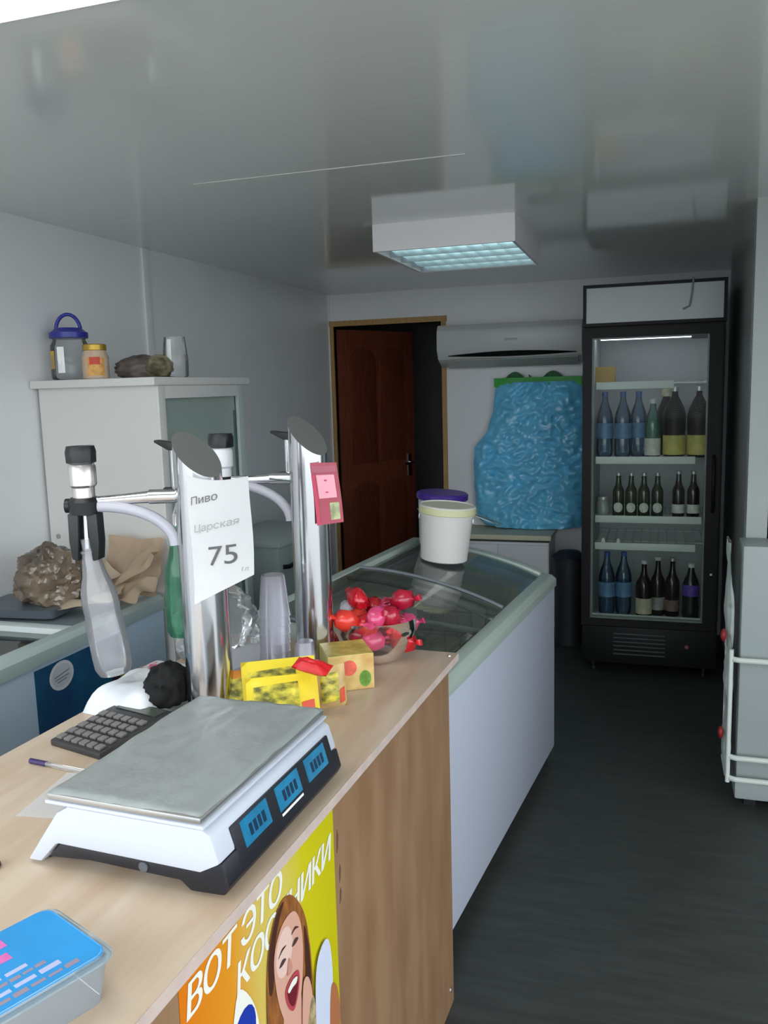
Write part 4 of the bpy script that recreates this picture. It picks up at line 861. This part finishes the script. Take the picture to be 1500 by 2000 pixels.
for i, (x, y, z) in enumerate(lay):
    c = seq[i % len(seq)]
    if c in used:
        o = protos[c].copy(); C.objects.link(o)
    else: o = protos[c]; used.add(c)
    o.location = BWL+Vector((x, y, z)); o.rotation_euler = (R(90)+random.uniform(-.5, .5), random.uniform(-.4, .4), math.atan2(y, x)+random.uniform(-.6, .6))

# ================================================================== LEFT CHEST FREEZER with clutter
lf = thing('chest_freezer', 'pale blue chest freezer along the left wall with a blue poster', 'freezer', (0, 0, 0))
LXa, LXb, LYa, LYb = -2.065, -1.605, 0.95, 2.47
m_lfb = mat('freezer_paleblue', (188, 210, 228), 0.35); m_lfr = mat('freezer_rim_grey', (176, 194, 192), 0.4)
b = MB(); b.box(LXb-0.05, LXb, LYa, LYb, 0.05, 0.815); b.box(LXa, LXa+0.05, LYa, LYb, 0.05, 0.815); b.box(LXa+0.05, LXb-0.05, LYa, LYa+0.05, 0.05, 0.815); b.box(LXa+0.05, LXb-0.05, LYb-0.05, LYb, 0.05, 0.815); b.box(LXa+0.05, LXb-0.05, LYa+0.05, LYb-0.05, 0.05, 0.5)
b.build('freezer_body', m_lfb, lf)
MB().prism([(LXb+0.008, 0.81), (LXb+0.008, 0.848), (LXb-0.01, 0.862), (LXb-0.05, 0.862), (LXb-0.055, 0.81)], 'y', LYa, LYb).build('rim', m_lfr, lf, bevel=0.003)
MB().box(LXa, LXa+0.05, LYa, LYb, 0.815, 0.862).build('rim', m_lfr, lf, bevel=0.003)
for y in (LYa, 2.02, LYb-0.045): MB().box(LXa+0.05, LXb-0.055, y, y+0.045, 0.82, 0.860).build('cross_rail', mat('rail_white', (214, 222, 222), 0.4), lf, bevel=0.003)
MB().box(LXa+0.05, LXb-0.055, LYa+0.045, 2.02, 0.838, 0.843).build('glass_lid', m_fglass, lf)
MB().box(LXa+0.05, LXb-0.055, 2.065, LYb-0.045, 0.83, 0.852).build('solid_lid', mat('lid_slate', (120, 132, 138), 0.45), lf, bevel=0.003)
MB().box(LXa+0.06, LXb-0.06, LYa+0.06, LYb-0.06, 0.5, 0.504).build('liner_floor', m_fzin, lf)
MB().box(LXb, LXb+0.02, LYa, LYb, 0.0, 0.05).build('plinth', m_black, lf) if False else None
for x in (LXa+0.05, LXb-0.05):
    for y in (LYa+0.06, LYb-0.06): MB().lathe([(0.02, 0), (0.022, 0.003), (0.022, 0.05)], (x, y, 0), 12).build('foot', m_black, lf)
# blue poster on its front
bp = thing('freezer_poster', 'dark blue poster with a white round emblem on the left freezer front', 'poster', (LXb+0.001, 1.825, 0.30))
MB().box(0, 0.001, 0, 0.40, 0, 0.50).build('sheet', mat('poster_navy', (18, 62, 108), 0.3, col2=(20, 98, 128), vscale=5, var=0.2), bp)
MB().flatpoly(ell(0.108, 0.455, 0.052, 0.042, 28), 0.0016).build('print_emblem', mat('emblem_white', (214, 218, 222), 0.4), bp)
MB().flatpoly(ell(0.108, 0.455, 0.042, 0.033, 28), 0.0019).build('print_emblem', mat('emblem_grey', (196, 202, 208), 0.4), bp)
em = MB()
for (a_, b2_) in (((0.075, 0.452), (0.14, 0.462)), ((0.078, 0.444), (0.138, 0.449)), ((0.088, 0.436), (0.128, 0.440))): em.flatpoly([a_, (b2_[0], b2_[1]), (b2_[0], b2_[1]+0.004), (a_[0], a_[1]+0.004)], 0.0022)
em.build('print_lines', mat('emblem_lines', (120, 132, 150), 0.5), bp)
MB().flatpoly([(0.40, 0.43), (0.40, 0.30), (0.30, 0.27), (0.33, 0.36)], 0.0015).build('print_flower', mat('print_maroon', (46, 16, 34), 0.5), bp); MB().flatpoly([(0.40, 0.44), (0.40, 0.35), (0.375, 0.36), (0.38, 0.42)], 0.0018).build('print_leaf', mat('print_olive', (130, 138, 40), 0.5), bp)
# clutter: brown crumpled bag, torn cardboard, dark tray
tg = thing('tray', 'dark grey shallow tray on the left freezer lid', 'tray', (-1.90, 2.175, 0.8625), R(6))
MB().loft([rrect(0.13, 0.085, 0.02, 0), rrect(0.14, 0.095, 0.02, 0.028), rrect(0.145, 0.10, 0.02, 0.03)], caps=True).build('tray_body', mat('tray_slate', (92, 102, 110), 0.4), tg, smooth='auto')
tag(MB().blob((-1.835, 2.20, 0.968), (0.088, 0.082, 0.086), 5, 0.28, 1.5, seed=5, flat=-0.075).build('crumpled_bag', mat('brown_film', (74, 60, 46), 0.18, vscale=8, col2=(136, 120, 102), spec=0.8), None, smooth='auto'), 'crumpled shiny brown plastic bag on the left freezer', 'bag')
m_card = mat('cardboard', (216, 194, 168), 0.8, var=0.12, vscale=8); m_card2 = mat('cardboard_pale', (224, 208, 184), 0.8, var=0.1, vscale=8)
def scrap(label, c, sx, sy, rot, mm, seed):
    def f(u, v):
        ex = 0.10*noise.noise(Vector((v*6, seed, 0))); ey = 0.10*noise.noise(Vector((u*6, seed, 5)))
        return ((u-.5)*sx*(1+ex), (v-.5)*sy*(1+ey), 0.03*noise.noise(Vector((u*2.2+seed, v*2.2, 0)))+0.012*abs(math.sin(4*u+seed)))
    o = MB().sheet(f, 14, 14, 0.004).build('cardboard_scrap', mm, None, smooth='auto'); o.location = c; o.rotation_euler = [R(a) for a in rot]
    return tag(o, label, 'cardboard', 'torn cardboard on the left freezer')
scrap('large torn cardboard sheet leaning on the white cabinet side', (-1.67, 2.42, 0.965), 0.20, 0.19, (68, 4, 8), m_card, 1.2)
scrap('long folded cardboard strip slanting over the torn cardboard', (-1.64, 2.35, 0.945), 0.26, 0.06, (38, -38, 6), m_card, 2.9)
scrap('pale torn cardboard piece lying flat on the left freezer lid', (-1.72, 2.22, 0.878), 0.21, 0.17, (4, -4, 20), m_card2, 4.1)
scrap('small crumpled cardboard piece next to the brown bag', (-1.76, 2.34, 0.93), 0.13, 0.13, (50, 20, -25), m_card2, 6.3)
scrap('pale cardboard flap under the slanting strip', (-1.60, 2.30, 0.895), 0.15, 0.12, (24, -6, -10), m_card, 8.8)

# ================================================================== WHITE CABINET by the left wall
cb = thing('display_cabinet', 'tall white cabinet with glazed front behind the left freezer', 'cabinet', (0, 0, 0))
m_cab = mat('cabinet_white', (214, 213, 209), 0.45); m_cabin = mat('cabinet_inside', (152, 172, 166), 0.5)
CX0, CX1, CY0, CY1, CZ = -2.068, -1.60, 2.50, 3.12, 1.568
b = MB(); b.box(CX0, CX1, CY0, CY0+0.02, 0.0, CZ); b.box(CX0, CX1, CY1-0.02, CY1, 0.0, CZ); b.box(CX0, CX0+0.01, CY0+0.02, CY1-0.02, 0.0, CZ); b.box(CX0+0.01, CX1-0.02, CY0+0.02, CY1-0.02, 0.05, 0.07)
b.build('carcass', m_cab, cb)
MB().box(CX0-0.008, CX1+0.022, CY0-0.035, CY1+0.04, CZ, CZ+0.028).build('top_board', m_cab, cb, bevel=0.005)
for z in (0.45, 0.86, 1.25): MB().box(CX0+0.012, CX1-0.02, CY0+0.021, CY1-0.021, z, z+0.016).build('shelf', m_cabin, cb)
b = MB(); b.box(CX0+0.0101, CX0+0.012, CY0+0.02, CY1-0.02, 0.07, CZ); b.box(CX0+0.012, CX1-0.02, CY0+0.02, CY0+0.0212, 0.07, CZ); b.box(CX0+0.012, CX1-0.02, CY1-0.0212, CY1-0.02, 0.07, CZ); b.box(CX0+0.012, CX1-0.02, CY0+0.0212, CY1-0.0212, CZ-0.002, CZ)
b.build('inner_lining', m_cabin, cb)
MB().box(CX1-0.002, CX1+0.012, CY0, CY0+0.042, 0, CZ).build('face_post', m_cab, cb, bevel=0.003); MB().box(CX1-0.002, CX1+0.012, CY1-0.05, CY1, 0, CZ).build('face_post', mat('cabinet_side_grey', (176, 186, 182), 0.45), cb, bevel=0.003)
MB().box(CX1-0.002, CX1+0.012, CY0+0.042, CY1-0.05, CZ-0.045, CZ).build('face_rail', m_cab, cb, bevel=0.003)
gd = MB().box(CX1-0.012, CX1-0.008, CY0+0.03, CY1-0.04, 0.08, CZ-0.046).build('glass_door', film('cabinet_glass', (206, 226, 216), haze=0.75, hazecol=(210, 228, 220)), cb)
MB().box(CX1-0.013, CX1-0.003, CY1-0.062, CY1-0.05, 0.08, CZ-0.1).build('door_edge', mat('glass_edge', (70, 96, 92), 0.3), cb)
MB().lathe([(0.001, 0), (0.009, 0), (0.009, 0.003), (0.001, 0.004)], n=12, M=Matrix.Rotation(R(90), 4, 'X')).xf(T(-2.035, CY0, 1.045)).build('cam_cap', mat('cap_grey', (150, 158, 148), 0.5), cb)
TOPZ = CZ+0.028
# jars and things on top
j1 = thing('storage_jar', 'large clear jar with a blue lid and carrying handle on the white cabinet', 'jar', (-1.99, 2.585, TOPZ))
MB().lathe([(0.001, 0.003), (0.06, 0.002), (0.066, 0.006), (0.068, 0.02), (0.066, 0.12), (0.056, 0.138), (0.056, 0.15)], n=32, caps=False).build('jar_body', film('jar_clear', (246, 248, 248), haze=0.14, hazecol=(226, 230, 232), ior=1.3), j1, smooth=True)
MB().lathe([(0.001, 0.148), (0.060, 0.146), (0.066, 0.148), (0.066, 0.166), (0.058, 0.170), (0.045, 0.182), (0.001, 0.183)], n=32).build('lid', mat('lid_blue', (40, 48, 148), 0.35), j1, smooth='auto')
ha = rotz(R(20))
MB().tube([ha @ Vector((0.043*math.cos(math.pi*i/14), 0, 0.172+0.058*math.sin(math.pi*i/14))) for i in range(15)], 0.0065, 10).build('handle', mat('lid_blue', (40, 48, 148)), j1, smooth=True)
MB().sheet(lambda u, v: (0.0665*math.cos(R(215+40*u)), 0.0665*math.sin(R(215+40*u)), 0.04+0.062*v), 8, 2).build('label', mat('jar_label_yellow', (206, 172, 60), 0.5, var=0.15, vscale=40), j1, smooth=True)
MB().sheet(lambda u, v: (0.067*math.cos(R(268+22*u)), 0.067*math.sin(R(268+22*u)), 0.025+0.09*v), 8, 2).build('label', m_paper, j1, smooth=True)
j2 = thing('food_jar', 'round jar with a gold lid and orange label on the white cabinet', 'jar', (-1.865, 2.555, TOPZ))
MB().lathe([(0.001, 0.002), (0.04, 0), (0.045, 0.005), (0.045, 0.075), (0.038, 0.092), (0.036, 0.1)], n=28).build('jar_body', mat('jar_contents', (204, 172, 142), 0.25, col2=(214, 196, 180), vscale=20), j2, smooth=True)
MB().lathe([(0.038, 0.098), (0.040, 0.1), (0.040, 0.117), (0.036, 0.12), (0.001, 0.12)], n=28).build('lid', mat('lid_gold', (188, 152, 62), 0.35, 0.5), j2, smooth='auto')
MB().sheet(lambda u, v: (0.0456*math.cos(R(270+75*u)), 0.0456*math.sin(R(270+75*u)), 0.012+0.06*v), 10, 2).build('label', mat('jar_label_orange', (216, 160, 84), 0.5, var=0.2, vscale=50), j2, smooth=True)
MB().sheet(lambda u, v: (0.0462*math.cos(R(280+45*u)), 0.0462*math.sin(R(280+45*u)), 0.05+0.025*v), 8, 2).build('label_badge', mat('jar_label_red', (204, 66, 38), 0.5), j2, smooth=True)
bd = thing('bundle', 'dark crumpled bundle with a beige patch on the white cabinet', 'bundle', (-1.72, 2.62, TOPZ))
MB().blob((0, 0, 0.034), (0.088, 0.06, 0.038), 4, 0.2, 2.0, seed=12, flat=-0.033).build('bundle_body', mat('bundle_dark', (74, 64, 60), 0.5, col2=(112, 100, 96), vscale=14, var=0.3), bd, smooth=True)
MB().blob((0.073, -0.012, 0.036), (0.042, 0.05, 0.036), 4, 0.16, 2.2, seed=21, flat=-0.035).build('beige_patch', mat('bundle_beige', (168, 156, 126), 0.6, col2=(70, 64, 40), vscale=16, var=0.3), bd, smooth=True)
cf = thing('glass_carafe', 'plain clear glass tumbler at the end of the white cabinet top', 'glass', (-1.612, 2.66, TOPZ))
MB().lathe([(0.001, 0.006), (0.034, 0.003), (0.04, 0.0), (0.043, 0.006), (0.044, 0.06), (0.036, 0.14)], n=28, caps=False).build('glass_body', film('carafe_glass', (246, 248, 248), haze=0.2, hazecol=(236, 238, 238), ior=1.3), cf, smooth=True)
MB().sheet(lambda u, v: (0.0415*math.cos(R(255+26*u))*(1-0.16*v), 0.0415*math.sin(R(255+26*u))*(1-0.16*v), 0.012+0.118*v), 6, 3).build('paper_strip', m_paper, cf, smooth=True)

# pale appliance further along the left wall
ap = thing('washing_machine', 'pale green-grey appliance with a smiley sticker by the left wall', 'appliance', (0, 0, 0))
MB().box(-2.06, -1.70, 3.62, 4.22, 0.03, 0.80).build('body', mat('appliance_pale', (188, 204, 200), 0.35), ap, bevel=0.012)
MB().box(-2.06, -1.69, 3.61, 4.23, 0.80, 0.83).build('top', mat('appliance_top', (200, 212, 208), 0.35), ap, bevel=0.006)
MB().tube([(-1.70, 3.66, 0.70), (-1.675, 3.68, 0.70), (-1.675, 3.86, 0.71), (-1.70, 3.88, 0.71)], 0.011, 8).build('handle', m_black, ap, smooth=True)
for x in (-2.02, -1.74):
    for y in (3.67, 4.17): MB().lathe([(0.02, 0), (0.02, 0.035)], (x, y, 0), 10).build('foot', m_black, ap)
MB().box(-1.70, -1.6985, 3.93, 4.01, 0.66, 0.79).build('sticker', mat('sticker_lime', (196, 208, 70), 0.5), ap)
fcm = MB(); fcm.flatpoly(ell(3.955, 0.745, 0.007, 0.01), -1.698); fcm.flatpoly(ell(3.985, 0.745, 0.007, 0.01), -1.698); fcm.flatpoly([(3.948, 0.712), (3.956, 0.702), (3.97, 0.697), (3.984, 0.702), (3.992, 0.712), (3.984, 0.708), (3.97, 0.704), (3.956, 0.708)], -1.698)
fcm.build('sticker_face', mat('sticker_dark', (70, 86, 30), 0.5), ap)

# ================================================================== RIGHT: grey cabinet with wire rack
rcb = thing('side_cabinet', 'light grey side cabinet on short feet against the right wall', 'cabinet', (0, 0, 0))
m_rc = mat('cabinet_grey', (158, 167, 166), 0.45)
MB().box(0.292, 0.95, 3.12, 3.295, 0.115, 0.965).build('cabinet_body', m_rc, rcb, bevel=0.006)
MB().box(0.287, 0.95, 3.105, 3.295, 0.045, 0.113).build('base_drawer', mat('cabinet_base', (158, 166, 166), 0.45), rcb, bevel=0.01)
for x in (0.345, 0.9):
    MB().box(x-0.02, x+0.02, 3.16, 3.28, 0.0, 0.045).build('foot', m_black, rcb)
wk = thing('wire_rack', 'white wire rack wrapped round the side cabinet corner', 'rack', (0, 0, 0))
m_wk = mat('rack_white', (214, 222, 214), 0.4)
for z in (0.565, 0.205, 0.125):
    MB().tube([(0.95, 3.09, z), (0.29, 3.09, z), (0.268, 3.10, z), (0.262, 3.125, z), (0.262, 3.29, z)], 0.010, 10).build('rack_rod', m_wk, wk, smooth=True)
MB().tube([(0.262, 3.10, 0.11), (0.262, 3.10, 0.60)], 0.008, 8).build('rack_upright', m_wk, wk, smooth=True); MB().tube([(0.262, 3.28, 0.11), (0.262, 3.28, 0.60)], 0.008, 8).build('rack_upright', m_wk, wk, smooth=True)
for (z0_, z1_, top_, lb) in ((0.60, 0.975, 0.006, 'tall white packet tapering upward on the rack side'), (0.40, 0.60, 0.012, 'short white packet in the middle of the rack side'), (0.14, 0.40, 0.010, 'white packet above the bottom rods of the rack side')):
    mb = MB()
    def f(s):
        def g(u, v):
            bul = 0.017*math.sin(math.pi*min(1, v*1.25+0.06))**0.7*(1-0.55*v) if v < 0.78 else 0.004
            yy = 3.11+0.15*u; x = 0.262+s*bul*(1-(2*u-1)**6)-0.012*v*(1 if z1_ > 0.9 else 0.3)+0.004*noise.noise(Vector((v*7+z0_*9, u*3, s)))
            return (x, yy, z0_+(z1_-z0_)*v)
        return g
    mb.sheet(f(1), 8, 20); mb.sheet(f(-1), 8, 20)
    bmesh.ops.remove_doubles(mb.bm, verts=mb.bm.verts[:], dist=0.0002)
    o = mb.build('snack_packet', mat('packet_white', (206, 216, 208), 0.45), None, smooth=True); tag(o, lb, 'packet')
for (z, lb) in ((0.645, 'round red tag beside the tall white packet'), (0.285, 'round red tag beside the lower white packet')):
    tag(MB().blob((0.236, 3.12, z), (0.010, 0.016, 0.022), 2, 0.08, 2).build('red_tag', mat('tag_red', (140, 30, 30), 0.5), None, smooth=True), lb, 'tag')
